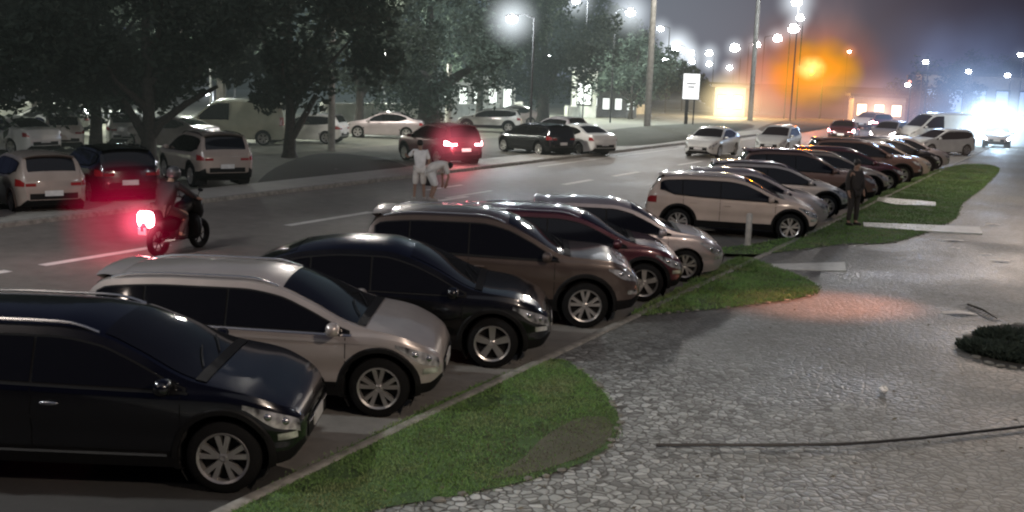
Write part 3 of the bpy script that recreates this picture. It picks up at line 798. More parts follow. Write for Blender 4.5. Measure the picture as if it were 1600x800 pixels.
for (s, st, pn, lb, hd) in [
    (28.6, 'hatch', 'pale_paint', 'pale hatchback half hidden just behind the off-white compact SUV', -5),
    (31.4, 'suv', 'silver_paint', 'second silver SUV, behind the pale hatchback after the gap', -4),
    (35.0, 'tall', 'rust_paint', 'dull brown SUV behind the standing dark figure', -3),
    (38.2, 'suv', 'taupe_paint', 'taupe SUV sixth from the far end of the row', -3),
    (41.3, 'suv', 'maroon_paint', 'reddish brown SUV in the far half of the row', -3),
    (44.6, 'tall', 'rust_paint', 'rusty brown SUV before the dark cars at the far end', -3),
    (48.0, 'hatch', 'taupe_paint', 'taupe hatchback near the far end of the row', -3),
    (51.2, 'suv', 'dark_paint', 'dark SUV second from the far end of the row', -3),
    (54.4, 'hatch', 'pale_paint', 'small pale hatchback at the far end of the row', -3)]:
    place_car((st, LO), rowpt(s), R(hd), pn, lb, group=GR, name='parked_car')

# far side, nose-in away from the street
GL = 'cars parked on the far side of the street'
place_car(('hatch', LO), G(86, 338), R(90 + 38), 'taupe_paint', 'taupe hatchback seen from behind at the left edge, plate visible', group=GL, by='rear', name='parked_car')
place_car(('tall', LO), G(-60, 352), R(90 + 38), 'dark_paint', 'dark SUV cut off by the left edge of the frame', group=GL, by='rear', name='parked_car')
place_car(('suv', LO), G(205, 322), R(90 + 36), 'dark_paint', 'dark SUV in shade behind the motorcyclist', group=GL, by='rear', name='parked_car')
place_car(('tall', LO), G(356, 296), R(90 + 34), 'taupe_paint', 'boxy taupe off-roader with pale tailgate under the trees', group=GL, by='rear', name='parked_car')
place_car(('tall', (('det', .6), ('lit_tail', True))), G(728, 262), R(90 + 34), 'red_paint', 'dark red SUV with bright lit tail lights beyond the pedestrians', group=GL, by='rear', name='parked_car')
place_car(('suv', LO), G(880, 246), R(90 + 38), 'black_paint', 'black SUV right of the dark red one on the far side', group=GL, by='rear', name='parked_car')
place_car(('sedan', LO), G(945, 245), R(90 + 36), 'lot_white_paint', 'white saloon parked beside the black SUV', group=GL, by='rear', name='parked_car')
place_car(('hatch', LO), G(905, 226), R(90 + 36), 'pale_paint', 'pale hatchback roof showing behind the black SUV', group=GL, by='rear', name='parked_car')
# moving traffic
GT = 'cars driving on the street'
RD = math.pi / 2 - PSI
place_car(('hatch', LO), G(1215, 238), RD + math.pi, 'lot_white_paint', 'pale hatchback driving on the street above the parked row', group=GT, by='mid', name='driving_car')
place_car(('sedan', LO), G(1112, 243), RD + math.pi, 'lot_white_paint', 'cream saloon driving just behind the pale hatchback', group=GT, by='mid', name='driving_car')
place_car(('sedan', (('det', .6), ('lit_tail', True))), G(1312, 224), RD + R(6), 'red_paint', 'red saloon driving away with lit tail lights', group=GT, by='rear', name='driving_car')
place_car(('hatch', (('det', .6), ('lit_head', M['head_on']),)), G(1374, 224), RD + math.pi - R(8), 'pale_paint', 'pale oncoming hatchback with headlights on', group=GT, by='front', name='driving_car')
place_car(('suv', (('det', .6), ('lit_head', M['head_on']),)), G(1345, 203), RD + math.pi - R(8), 'white_paint', 'oncoming SUV with headlights on, farthest of the traffic', group=GT, by='front', name='driving_car')
place_car(('hatch', (('det', .6), ('lit_tail', True))), G(1378, 207), RD + R(10), 'maroon_paint', 'small maroon car driving away in the distance', group=GT, by='rear', name='driving_car')
place_car(('van', LO), G(1462, 226), R(196), 'lot_white_paint', 'white delivery van parked at the far right', 'van', by='mid', name='parked_van')
place_car(('hatch', LO), G(1466, 241), R(200), 'lot_white_paint', 'white hatchback in front of the white delivery van', group=GL, by='mid', name='parked_car')
place_car(('suv', (('det', .6), ('lit_head', M['head_blue']),)), G(1556, 232), R(247), 'pale_paint', 'car with dazzling bluish headlights at the far right', by='front', name='driving_car')
# car park beyond
GP = 'pale cars in the car park behind the trees'
for (x, y, st, hd, pn, lb) in [
    (15, 238, 'sedan', 150, 'lot_white_paint', 'white saloon at the left edge of the car park'),
    (85, 232, 'hatch', 125, 'lot_white_paint', 'white hatchback seen between dark roofs in the car park'),
    (70, 212, 'suv', 200, 'lot_white_paint', 'white SUV further back at the left of the car park'),
    (198, 226, 'hatch', 110, 'lot_white_paint', 'white hatchback between the two leaning trunks'),
    (262, 232, 'sedan', 165, 'pale_paint', 'silver saloon low behind the dark SUV by the trunk'),
    (372, 224, 'van', 178, 'lot_cream_paint', 'cream van side on behind the grey brown off-roader'),
    (480, 222, 'hatch', 170, 'lot_white_paint', 'white hatchback behind the thin pole'),
    (600, 215, 'sedan', 182, 'pale_paint', 'silver saloon in front of the pale wall'),
    (765, 205, 'suv', 175, 'lot_white_paint', 'white SUV behind the dark red SUV'),
    (800, 196, 'sedan', 185, 'pale_paint', 'silver saloon deeper in the car park behind the tree trunk')]:
    place_car((st, LO), G(x, y), R(hd), pn, lb, 'van' if st == 'van' else 'car', GP, 'mid', 'parked_van' if st == 'van' else 'parked_car')

# ------------------------------------------------------------------ people
def skin(name, joints, bones, root, parent, mat, sub=2):
    me = bpy.data.meshes.new(name); ks = list(joints); idx = {k: i for i, k in enumerate(ks)}
    me.from_pydata([joints[k][0] for k in ks], [(idx[a], idx[b]) for a, b in bones], [])
    o = bpy.data.objects.new(name, me); COL.objects.link(o)
    md = o.modifiers.new('s', 'SKIN'); md.use_smooth_shade = True
    sl = me.skin_vertices[0].data
    for k in ks:
        r = joints[k][1]; r = r if hasattr(r, '__len__') else (r, r)
        sl[idx[k]].radius = r
        sl[idx[k]].use_root = (k == root)
    sb = o.modifiers.new('u', 'SUBSURF'); sb.levels = sub; sb.render_levels = sub
    dg = bpy.context.evaluated_depsgraph_get(); dg.update()
    new = bpy.data.meshes.new_from_object(o.evaluated_get(dg)); new.name = name
    o.modifiers.clear(); o.data = new
    new.materials.clear(); new.materials.append(mat); new.shade_smooth()
    o.parent = parent
    return o
M['skin'] = simple('skin', (.32, .19, .13), .6)
M['hair'] = simple('dark_hair', (.015, .012, .010), .6)
def person(loc, rz, J, label, shirt, shorts, shoe, hair=True, longtrousers=False, name='person', helmet=None):
    """J: joint positions: pel, che, nec, hea, shoulders sL sR, elbows, wrists, hands, hips, knees, ankles, toes"""
    root = empty(name, loc, rz, label, 'person')
    rad = dict(pel=(.13, .11), wai=(.12, .095), che=(.15, .11), nec=.055, hea=(.075, .09), cro=(.07, .08))
    J = {k: Vector(v) for k, v in J.items()}
    J['wai'] = J['pel'].lerp(J['che'], .45)
    up = (J['hea'] - J['nec']).normalized(); J['cro'] = J['hea'] + up * .10
    jj = {k: (J[k], rad[k]) for k in ('pel', 'wai', 'che', 'nec', 'hea', 'cro')}
    bones = [('pel', 'wai'), ('wai', 'che'), ('che', 'nec'), ('nec', 'hea'), ('hea', 'cro')]
    fwd = (J['toeL'] + J['toeR'] - J['ankL'] - J['ankR']).normalized()
    J['nos'] = J['hea'] + fwd * .10 - up * .01; jj['nos'] = (J['nos'], .018); bones.append(('hea', 'nos'))
    for s in 'LR':
        for k, r in (('sho', .058), ('elb', .042), ('wri', .028), ('han', .034), ('hip', .088), ('kne', .056), ('ank', .038), ('toe', .035)):
            jj[k + s] = (J[k + s], r)
        bones += [('che', 'sho' + s), ('sho' + s, 'elb' + s), ('elb' + s, 'wri' + s), ('wri' + s, 'han' + s), ('pel', 'hip' + s), ('hip' + s, 'kne' + s), ('kne' + s, 'ank' + s), ('ank' + s, 'toe' + s)]
        d = (J['han' + s] - J['wri' + s]).normalized(); sd = d.cross(fwd); sd = sd.normalized() if sd.length > .1 else Vector((0, 1, 0)); 
        for i, (o_, l) in enumerate(((-.03, .07), (-.01, .085), (.01, .08), (.03, .06))):
            k = 'f%d%s' % (i, s); jj[k] = (J['han' + s] + d * l + fwd * o_ - sd * .01, .009); bones.append(('han' + s, k))
        k = 'th' + s; jj[k] = (J['wri' + s] + d * .06 + fwd * .055, .011); bones.append(('wri' + s, k))
    b = skin('body', jj, bones, 'pel', root, M['skin'])
    # shirt
    g = .024; sj = {'pel': (J['pel'] + (J['pel'] - J['wai']).normalized() * .10, (.205, .17)), 'wai': (J['wai'], (.195, .16)), 'che': (J['che'], (.19, .145)), 'nec': (J['nec'].lerp(J['che'], .35), (.075, .075))}
    sb_ = [('pel', 'wai'), ('wai', 'che'), ('che', 'nec')]
    for s in 'LR':
        sj['sho' + s] = (J['sho' + s], .082); sj['elb' + s] = (J['sho' + s].lerp(J['elb' + s], .85), .068); sb_ += [('che', 'sho' + s), ('sho' + s, 'elb' + s)]
        if longtrousers: sj['wri' + s] = (J['elb' + s].lerp(J['wri' + s], .9), .048); sb_.append(('elb' + s, 'wri' + s))
    skin('shirt', sj, sb_, 'pel', root, shirt)
    tj = {'pel': (J['pel'], (.16, .14))}; tb = []
    for s in 'LR':
        tj['hip' + s] = (J['hip' + s], .118); tj['kne' + s] = (J['kne' + s] + Vector((0, 0, -.06)), .092 if not longtrousers else .075); tb += [('pel', 'hip' + s), ('hip' + s, 'kne' + s)]
        if longtrousers: tj['ank' + s] = (J['ank' + s] + Vector((0, 0, .03)), .062); tb.append(('kne' + s, 'ank' + s))
    skin('trousers' if longtrousers else 'shorts', tj, tb, 'pel', root, shorts)
    for s in 'LR':
        B = MB(); d = J['toe' + s] - J['ank' + s]; c = J['ank' + s].lerp(J['toe' + s], .45); yaw = math.atan2(d.y, d.x)
        B.blob((c.x, c.y, min(J['ank' + s].z, J['toe' + s].z) - .0), (.28, .105, .10), 12, 7, Matrix.Rotation(yaw, 3, 'Z'), .8); B.build('shoe', shoe, root)
    rt = up.to_track_quat('Z', 'X').to_matrix()
    if helmet:
        B = MB(); B.blob(J['hea'] + up * .05, (.29, .26, .29), 16, 9, None, .9); B.build('helmet', helmet, root)
    else:
        B = MB(); B.blob(J['hea'] + up * .065 - fwd * .025, (.20, .185, .19), 14, 8, rt, .95); B.build('hair', M['hair'], root)
    return root
pale_shirt = simple('pale_grey_shirt', (.85, .82, .78), .8, 0, .15, 5)
pale_short = simple('pale_khaki_shorts', (.74, .69, .63), .8, 0, .15, 5)
shoe_m = simple('light_shoe', (.4, .36, .32), .7)
# standing man: facing away from the camera, slightly to the left
Y = 1 # metres
J1 = dict(pel=(0, 0, .95), che=(0, .0, 1.30), nec=(0, 0, 1.50), hea=(.03, 0, 1.60),
  shoL=(0, .19, 1.42), elbL=(.10, .34, 1.24), wriL=(.26, .40, 1.28), hanL=(.33, .40, 1.30),
  shoR=(0, -.19, 1.42), elbR=(-.02, -.27, 1.14), wriR=(.03, -.27, .90), hanR=(.05, -.27, .82),
  hipL=(0, .10, .90), kneL=(.02, .13, .50), ankL=(0, .15, .09), toeL=(.15, .17, .04),
  hipR=(0, -.10, .90), kneR=(.03, -.12, .50), ankR=(0, -.14, .09), toeR=(.15, -.17, .04))
pl = G(655, 312)
person(pl, R(100), J1, 'person standing in the street in a loose pale shirt and shorts, back turned', pale_shirt, pale_short, shoe_m)
# bending companion: torso folded forward to the right
J2 = dict(pel=(-.10, 0, .92), che=(.20, 0, 1.12), nec=(.36, 0, 1.10), hea=(.46, 0, 1.05),
  shoL=(.29, .18, 1.08), elbL=(.36, .22, .72), wriL=(.34, .16, .50), hanL=(.33, .13, .43),
  shoR=(.29, -.18, 1.08), elbR=(.38, -.22, .72), wriR=(.34, -.16, .50), hanR=(.33, -.13, .43),
  hipL=(-.12, .10, .84), kneL=(.06, .12, .48), ankL=(-.06, .13, .09), toeL=(.09, .14, .04),
  hipR=(-.12, -.10, .84), kneR=(.04, -.12, .48), ankR=(-.10, -.13, .09), toeR=(.05, -.14, .04))
person(G(677, 313), R(25), J2, 'person in pale clothes bending forward beside the standing one', pale_short, pale_shirt, shoe_m)
B = MB(); B.blob((0, 0, .17), (.16, .3, .32), 10, 7, None, .6); B.tube([(0, -.08, .3), (0, -.05, .42), (0, .05, .42), (0, .08, .3)], .012, 5)
bo = B.build('bag', simple('dark_cloth_bag', (.02, .018, .018), .8)); bo.rotation_euler = (0, 0, R(100)); bp_ = Matrix.Rotation(R(100), 3, 'Z') @ Vector((.05, -.27, 0)) + pl; bo.location = (bp_.x, bp_.y, .40)
tag(bo, 'dark bag hanging from the hand of the standing person', 'bag')
# dark figure by the grass
J3 = dict(pel=(0, 0, .95), che=(0, .0, 1.30), nec=(0, 0, 1.50), hea=(.03, 0, 1.60),
  shoL=(0, .19, 1.42), elbL=(.02, .27, 1.14), wriL=(.10, .24, .93), hanL=(.13, .22, .86),
  shoR=(0, -.19, 1.42), elbR=(-.02, -.27, 1.14), wriR=(.05, -.25, .90), hanR=(.07, -.24, .82),
  hipL=(0, .10, .90), kneL=(.02, .13, .50), ankL=(0, .14, .09), toeL=(.15, .15, .04),
  hipR=(0, -.10, .90), kneR=(.03, -.12, .50), ankR=(0, -.13, .09), toeR=(.15, -.15, .04))
dk = simple('dark_brown_clothes', (.03, .024, .02), .85, 0, .2, 6)
person(G(1330, 352, .09), R(-60), J3, 'person in dark clothes standing on the grass by the brown cars', dk, dk, M['hair'], longtrousers=True)

# ------------------------------------------------------------------ motorcycle and rider
MH = RD + R(8)
mc = G(248, 401); root = empty('motorcycle', mc, MH, 'dark motorcycle with glowing red tail light driving away', 'motorcycle')
def mwheel(x):
    w = bpy.data.objects.new('wheel', None); COL.objects.link(w); w.parent = root; w.location = (x, 0, .31)
    B = MB(); B.lathe([(-.04, .22), (-.06, .27), (-.04, .305), (0, .315), (.04, .305), (.06, .27), (.04, .22), (-.04, .22)], 28); B.build('tyre', M['tyre'], w)
    B = MB(); B.lathe([(-.03, .225), (.03, .225), (.03, .20), (-.03, .20), (-.03, .225)], 24)
    for k in range(6): a = k * math.pi / 3; B.tube([(0, 0, 0), (math.cos(a) * .21, 0, math.sin(a) * .21)], .014, 5)
    B.lathe([(-.05, .04), (.05, .04)], 12); B.build('rim', M['plastic'], w)
mwheel(0); mwheel(1.30)
bk = simple('black_motorcycle_plastic', (.01, .008, .008), .5, 0, .1, 5, 0, .1)
B = MB(); B.tube([(.30, 0, .55), (.55, 0, .80), (.95, 0, .95), (1.08, 0, .90)], [.08, .13, .15, .06], 10); B.blob((.80, 0, .92), (.5, .28, .24), 14, 8); B.build('fuel_tank', bk, root)
B = MB(); B.tube([(-.28, 0, .86), (-.1, 0, .82), (.25, 0, .80), (.55, 0, .82)], [.06, .10, .12, .09], 10); B.build('seat', M['plastic'], root)
B = MB(); B.blob((.62, 0, .45), (.45, .32, .42), 12, 8, None, .7); B.build('engine', simple('engine_metal', (.12, .12, .12), .4, .8), root)
B = MB(); B.tube([(1.3, .07, .31), (1.12, .07, .85), (1.05, .07, 1.0)], .024, 7); B.tube([(1.3, -.07, .31), (1.12, -.07, .85), (1.05, -.07, 1.0)], .024, 7); B.build('front_fork', M['chrome'], root)
B = MB(); B.tube([(.85, .36, 1.06), (.98, .25, 1.08), (1.04, .0, 1.02), (.98, -.25, 1.08), (.85, -.36, 1.06)], .016, 7); B.build('handlebar', M['plastic'], root)
B = MB(); B.tube([(0, -.12, .31), (.5, -.14, .30), (.7, -.12, .4)], [.045, .045, .025], 8); B.build('exhaust', M['chrome'], root)
B = MB(); B.tube([(-.30, 0, .78), (-.42, 0, .62), (-.45, 0, .55)], [.07, .08, .04], 8); B.tube([(0, .08, .31), (.5, .08, .4)], .03, 6); B.tube([(0, -.08, .31), (.5, -.08, .4)], .03, 6); B.build('mudguard', bk, root)
B = MB(); B.blob((-.36, 0, .78), (.14, .36, .32), 14, 8, None, .6); B.build('taillight', M['tail_hot'], root)
B = MB(); B.box((-.47, 0, .56), (.012, .19, .14)); B.build('licence_plate', M['plate'], root, False)
B = MB(); B.blob((1.08, 0, .88), (.34, .46, .58), 14, 8, Matrix.Rotation(R(-18), 3, 'Y'), .8); B.blob((.95, 0, .5), (.22, .62, .55), 12, 8, None, .7); B.blob((.3, 0, .62), (.7, .34, .34), 12, 8, None, .8); B.build('fairing', M['plastic'], root)
for s in (1, -1):
    B = MB(); B.tube([(.95, .2 * s, 1.06), (.98, .26 * s, 1.22)], .008, 5); B.blob((.98, .28 * s, 1.25), (.04, .13, .08), 10, 6); B.build('mirror', M['plastic'], root)
JR = dict(pel=(.15, 0, .95), che=(.34, 0, 1.28), nec=(.42, 0, 1.46), hea=(.48, 0, 1.56),
  shoL=(.36, .19, 1.40), elbL=(.60, .32, 1.20), wriL=(.80, .33, 1.10), hanL=(.86, .34, 1.09),
  shoR=(.36, -.19, 1.40), elbR=(.60, -.32, 1.20), wriR=(.80, -.33, 1.10), hanR=(.86, -.34, 1.09),
  hipL=(.17, .12, .92), kneL=(.60, .22, .80), ankL=(.42, .20, .40), toeL=(.58, .21, .34),
  hipR=(.17, -.12, .92), kneR=(.60, -.22, .80), ankR=(.42, -.20, .40), toeR=(.58, -.21, .34))
dj = simple('dark_jacket', (.014, .009, .009), .7, 0, .2, 6)
person(mc, MH, JR, 'person in dark jacket and helmet riding the motorcycle', dj, dk, M['plastic'], longtrousers=True, helmet=simple('grey_helmet', (.06, .06, .06), .3))

# ------------------------------------------------------------------ bollards, low posts
wh = simple('white_painted_metal', (.42, .40, .36), .5, 0, .2, 8)
def bollard(loc, h, label, r=.07, z=.08, slab=None):
    B = MB(); B.lathe([(0, r), (h - .05, r), (h - .01, r * .8), (h, .001)], 14, 'z'); B.lathe([(0, r * 1.5), (.03, r * 1.5), (.035, r)], 14, 'z')
    o = B.build('bollard', wh); o.location = (loc.x, loc.y, z); return tag(o, label, 'bollard')
bollard(G(1168, 384, .08), .75, 'short white bollard on the grass in front of the off-white SUV')
bollard(G(1499, 236, .08), 1.1, 'white post right of the delivery van', .16)

# planted bed right edge
bed = [(1498,538),(1525,520),(1570,509),(1640,508),(1700,530),(1700,570),(1640,582),(1600,577),(1545,568)]
bp = smooth_poly([tuple(G(x, y, .08)) for x, y in bed])
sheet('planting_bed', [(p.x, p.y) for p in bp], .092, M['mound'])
B = MB(); n = len(bp)
for i in range(0, n, 2):
    a, b = bp[i], bp[(i + 1) % n]; w = random.uniform(.12, .2)
    B.blob((a.x, a.y, .09), (w * .9, w * .7, .04), 7, 4, Matrix.Rotation(random.uniform(0, 3), 3, 'Z'), .8)
o = B.build('bed_edging', M['edge']); o['kind'] = 'structure'
def shrub(loc, r, h, n, label, seed):
    rd = random.Random(seed); V = []; Fc = []
    for _ in range(n):
        t = rd.uniform(0, 6.28); q = rd.uniform(0, 1) ** .5 * r; z = rd.uniform(0, h) * (1 - .5 * (q / r) ** 2)
        p = Vector((math.cos(t) * q, math.sin(t) * q, z)); s = rd.uniform(.05, .13)
        a = Vector((math.cos(t) + rd.gauss(0, .5), math.sin(t) + rd.gauss(0, .5), rd.uniform(.1, 1.2))).normalized(); b = a.cross(Vector((rd.gauss(0, 1), rd.gauss(0, 1), rd.gauss(0, 1)))).normalized(); k = len(V)
        V += [tuple(p - a * s), tuple(p - b * s * .3), tuple(p + a * s), tuple(p + b * s * .3)]; Fc.append((k, k + 1, k + 2, k + 3))
    me = bpy.data.meshes.new('foliage'); me.from_pydata(V, [], Fc); me.materials.append(M['leaf'])
    root = empty('shrub', loc, 0, label, 'shrub')
    o = bpy.data.objects.new('foliage', me); COL.objects.link(o); o.parent = root
    B = MB()
    for k in range(6): t = k * 1.05; B.tube([(0, 0, 0), (math.cos(t) * r * .4, math.sin(t) * r * .4, h * .5), (math.cos(t) * r * .7, math.sin(t) * r * .7, h * .8)], [.015, .01, .005], 5)
    B.build('stem', M['bark'], root); return root
for i, (x, y, r, lb) in enumerate([(1548, 548, .42, 'low dark shrub at the pointed tip of the planting bed'), (1592, 556, .5, 'low dark shrub at the right edge nearest the camera'), (1582, 530, .5, 'low dark shrub at the back of the planting bed')]):
    shrub(G(x, y, .09), r, .07, 2200, lb, i + 50)
# fallen frond behind the bed
B = MB(); a = G(1512, 478, .09); b = G(1558, 500, .09); mid = (a + b) / 2
B.tube([a + Vector((0, 0, .03)), mid + Vector((0, 0, .06)), b + Vector((0, 0, .02))], [.02, .015, .008], 5)
d = (b - a).normalized(); nn = Vector((-d.y, d.x, 0))
for k in range(22):
    p = a.lerp(b, k / 22); p = p + Vector((0, 0, .04)); s = 1 if k % 2 else -1
    e = p + nn * s * random.uniform(.2, .38) + d * .22 - Vector((0, 0, .03)); B.face(p, p + d * .04, e)
tag(B.build('palm_frond', simple('dry_frond', (.035, .032, .022), .8)), 'dark fallen palm frond on the paving behind the planting bed', 'branch')
# small leaf litter
for i, (x, y) in enumerate([(1505, 255), (1551, 351), (1488, 376), (1490, 388), (1563, 408), (1500, 490), (1540, 398)]):
    p = G(x, y, .09); B = MB(); s = .10 + .05 * (i % 3)
    B.grid([[(-s * 1.4, -s * .3, 0), (-s * 1.4, s * .3, .01)], [(0, -s * .6, .04), (0, s * .6, .035)], [(s * 1.4, -s * .2, .0), (s * 1.4, s * .25, .015)]])
    o = B.build('paper_scrap', wh); o.location = (p.x, p.y, .086)
    tag(o, 'small pale scrap of litter lying on the right-hand paving', 'litter', 'pale scraps on the paving')

# dry leaves scattered on the near lawn and paving
rd = random.Random(11); B = MB()
for _ in range(330):
    x, y = rd.uniform(600, 1600), rd.uniform(470, 830); p = G(x, y, .1); s = rd.uniform(.012, .04); a = rd.uniform(0, 6.28)
    d = Vector((math.cos(a), math.sin(a), rd.uniform(-.1, .3))) * s; q = Vector((-math.sin(a), math.cos(a), rd.uniform(-.2, .3))) * s * .5
    B.face(p - d, p - q, p + d, p + q)
tag(B.build('leaf_litter', simple('dead_leaf', (.10, .085, .055), .8, 0, .5, 5), None, False), 'small dead leaves scattered over the paving and lawn', 'leaves', kind='stuff')

# ------------------------------------------------------------------ far side: mounds, trees, walls
def mound(name, pts, h, mat, z0=.0):
    poly = smooth_poly([(p.x, p.y, 0) for p in pts], 4); c = sum(poly, Vector()) / len(poly); B = MB(); rows = []
    for f, z in ((1, 0), (.93, .5), (.75, .85), (.4, 1), (.02, 1)): rows.append([Vector((c.x + (p.x - c.x) * f, c.y + (p.y - c.y) * f, z0 + z * h)) for p in poly])
    B.grid(rows, True); o = B.build(name, mat); o['kind'] = 'structure'; return o
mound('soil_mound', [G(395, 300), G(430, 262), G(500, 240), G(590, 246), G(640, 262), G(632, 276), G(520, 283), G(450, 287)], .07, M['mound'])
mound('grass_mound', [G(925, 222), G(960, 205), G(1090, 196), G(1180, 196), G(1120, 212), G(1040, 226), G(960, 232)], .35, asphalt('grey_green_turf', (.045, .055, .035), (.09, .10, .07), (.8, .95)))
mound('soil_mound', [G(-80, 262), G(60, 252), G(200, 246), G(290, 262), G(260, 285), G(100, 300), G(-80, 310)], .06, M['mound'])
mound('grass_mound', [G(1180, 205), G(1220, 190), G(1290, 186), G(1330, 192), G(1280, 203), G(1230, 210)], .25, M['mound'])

GTt = 'broad-leaved trees on the far side'
def T(px, py, rad, z0, z1, lb, seed, **k):
    return tree(G(px, py), rad, z0, z1, lb, seed=seed, group=GTt, **k)
T(150, 236, 4.6, 1.9, 9.5, 'large dark tree with upright trunk at the left above the taupe hatchback', 1, n=11000, size=.40, r0=.26)
T(232, 252, 4.4, 2.1, 9.5, 'large dark tree with a long low branch rising to the right', 2, n=11000, size=.40, r0=.28, fork=[[(0, 0, .8), (.5, .1, 1.5), (1.4, .2, 2.2), (2.6, .2, 2.9)], [(0, 0, .8), (-.5, 0, 1.6), (-1.3, 0, 2.8)]])
T(452, 246, 4.3, 1.9, 9.0, 'dark tree with forked trunk left of the thin pole', 3, n=10000, size=.40, r0=.25, fork=[[(0, 0, .7), (.5, 0, 1.5), (1.1, 0, 2.6)]])
T(-40, 250, 4.8, 1.8, 9.5, 'dark tree rising at the left edge of the frame', 4, n=10000, size=.40, r0=.26)
T(560, 214, 5.0, 2.2, 10.5, 'dark tree over the pale wall behind the standing person', 5, n=8500, r0=.26, size=.34)
T(668, 207, 5.2, 1.1, 11, 'dense dark tree with crown reaching low behind the dark red SUV', 6, n=10000, size=.34, r0=.8)
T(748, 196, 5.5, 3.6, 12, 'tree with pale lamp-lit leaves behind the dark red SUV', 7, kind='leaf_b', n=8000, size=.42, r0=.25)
T(846, 198, 5.2, 1.6, 11, 'dark tree flaring up from a short trunk behind the black SUV', 8, n=10000, size=.36, r0=.55)
T(930, 172, 6, 3.0, 11.5, 'dark round tree left of the street lamps', 9, n=8000, size=.42, r0=.3)
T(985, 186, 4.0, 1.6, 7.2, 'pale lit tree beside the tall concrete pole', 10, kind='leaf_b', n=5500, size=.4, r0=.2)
T(345, 205, 5.5, 3.2, 12, 'dark tree at the back of the car park left of centre', 11, n=8000, size=.38, r0=.3)
T(60, 205, 5.5, 3.4, 12, 'dark tree at the back of the car park at far left', 12, n=8000, size=.38, r0=.3)
T(1460, 196, 4.4, .9, 6.3, 'dark tree behind the white delivery van', 13, n=5000, size=.4, r0=.25)
T(1530, 196, 4.6, .8, 7.0, 'bluish lit tree directly behind the dazzling headlights', 14, n=5000, size=.4, r0=.25)
T(1600, 196, 5.0, .8, 7.8, 'bluish lit tree at the right edge of the frame', 15, n=5000, size=.4, r0=.25)

# far woods, one mass
rd = random.Random(5); V = []; Fc = []
for _ in range(26000):
    x = rd.uniform(-75, 26); base = 125 + 6 * math.sin(x * .13); top = 9.5 + 2.8 * math.sin(x * .21) + 1.6 * math.sin(x * .67 + 1) - max(0, x - 8) * .28
    p = Vector((x, base + rd.uniform(-4, 4), rd.uniform(.3, 1) ** .8 * top)); s = rd.uniform(.35, .8)
    a = Vector((rd.gauss(0, 1), rd.gauss(0, 1), rd.gauss(0, .6))).normalized(); b = a.cross(Vector((rd.gauss(0, 1), rd.gauss(0, 1), rd.gauss(0, 1)))).normalized(); k = len(V)
    V += [tuple(p - a * s * .5), tuple(p - b * s * .4), tuple(p + a * s * .5), tuple(p + b * s * .4)]; Fc.append((k, k + 1, k + 2, k + 3))
me = bpy.data.meshes.new('distant_woods'); me.from_pydata(V, [], Fc); me.materials.append(M['leaf'])
o = bpy.data.objects.new('distant_woods', me); COL.objects.link(o); tag(o, 'far-off dark mass of trees behind the car park', 'woods', kind='stuff')

# pale walls and low buildings beyond the car park
wallm = simple('pale_wall', (.42, .43, .38), .8, 0, .2, 1.5)
def wall(x0, y0, x1, y1, h, label, th=.2, posts=0):
    a, b = G(x0, y0), G(x1, y1); d = b - a; root = empty('boundary_wall', a, math.atan2(d.y, d.x), label, 'wall')
    B = MB(); B.box((d.length / 2, 0, h / 2), (d.length, th, h)); B.build('wall_panel', wallm, root, False)
    B = MB(); B.box((d.length / 2, 0, h + .045), (d.length + .1, th + .12, .09)); B.build('coping', M['slab'], root, False)
    n = max(2, int(d.length / 3))
    for k in range(n + 1):
        B = MB(); B.box((d.length * k / n, 0, h / 2 + .06), (.3, th + .1, h + .12 + .08)); B.build('pier', wallm, root, False)
    return root
wall(505, 203, 655, 200, 1.5, 'pale low wall behind the standing person and thin pole')
wall(702, 190, 812, 184, 1.2, 'pale low wall behind the dark red SUV')
wall(885, 184, 1010, 178, .9, 'long pale low wall left of the tall concrete pole')
wall(-40, 205, 130, 203, 1.3, 'pale low wall at the left back of the car park')
def building(loc, w, d, h, rz, label, mat, wins, lit):
    root = empty('building', loc, rz, label, 'building')
    B = MB(); B.box((0, 0, h / 2), (w, d, h)); B.build('wall', mat, root, False)
    B = MB(); B.box((0, 0, h + .15), (w + .8, d + .8, .3)); B.build('roof', simple('roof_dark', (.06, .06, .06), .8), root, False)
    for k in range(wins):
        x = -w / 2 + w * (k + .5) / wins
        B = MB(); B.box((x, -d / 2 - .02, h * .5), (w / wins * .62, .06, h * .5)); f = B.build('window', M['plastic'], root, False)
        B = MB(); B.box((x, -d / 2 - .055, h * .5), (w / wins * .54, .03, h * .43)); B.build('pane', lit, f, False)
    return root
litw = emis('lit_white_window', (.9, .95, .9), 1.1); litwarm = emis('lit_warm_window', (1, .78, .5), 2.2); dim = emis('dim_blue_window', (.45, .6, .9), .35)
bw = simple('painted_wall', (.35, .35, .34), .8)
building(AT(748, 172, 92) * 1 - Vector((0, 0, AT(748, 172, 92).z)), 6, 5, 3.4, R(0), 'small building with lit windows behind the pale lamp-lit tree', bw, 5, litw)
building(Vector((AT(912, 150, 100).x, 100, 0)), 2.2, 2.2, 4.2, 0, 'narrow white lit booth left of the concrete pole', wallm, 1, litw)
building(Vector((AT(955, 150, 104).x, 104, 0)), 4.6, 3, 2.4, 0, 'low kiosk with lit openings right of the booth', bw, 4, litw)
building(Vector((AT(1368, 180, 112).x, 112, 0)), 5, 4, 2.6, R(-10), 'low shop with warm lit front at the end of the street', bw, 3, litwarm)
building(Vector((AT(1540, 150, 112).x, 112, 0)), 13, 6, 5.0, R(-14), 'long bluish building behind the trees at the far right', bw, 6, dim)
building(Vector((AT(1138, 160, 118).x, 118, 0)), 3.2, 3, 3.0, R(-5), 'small kiosk glowing warm yellow in front of the street lamps', bw, 2, litwarm)

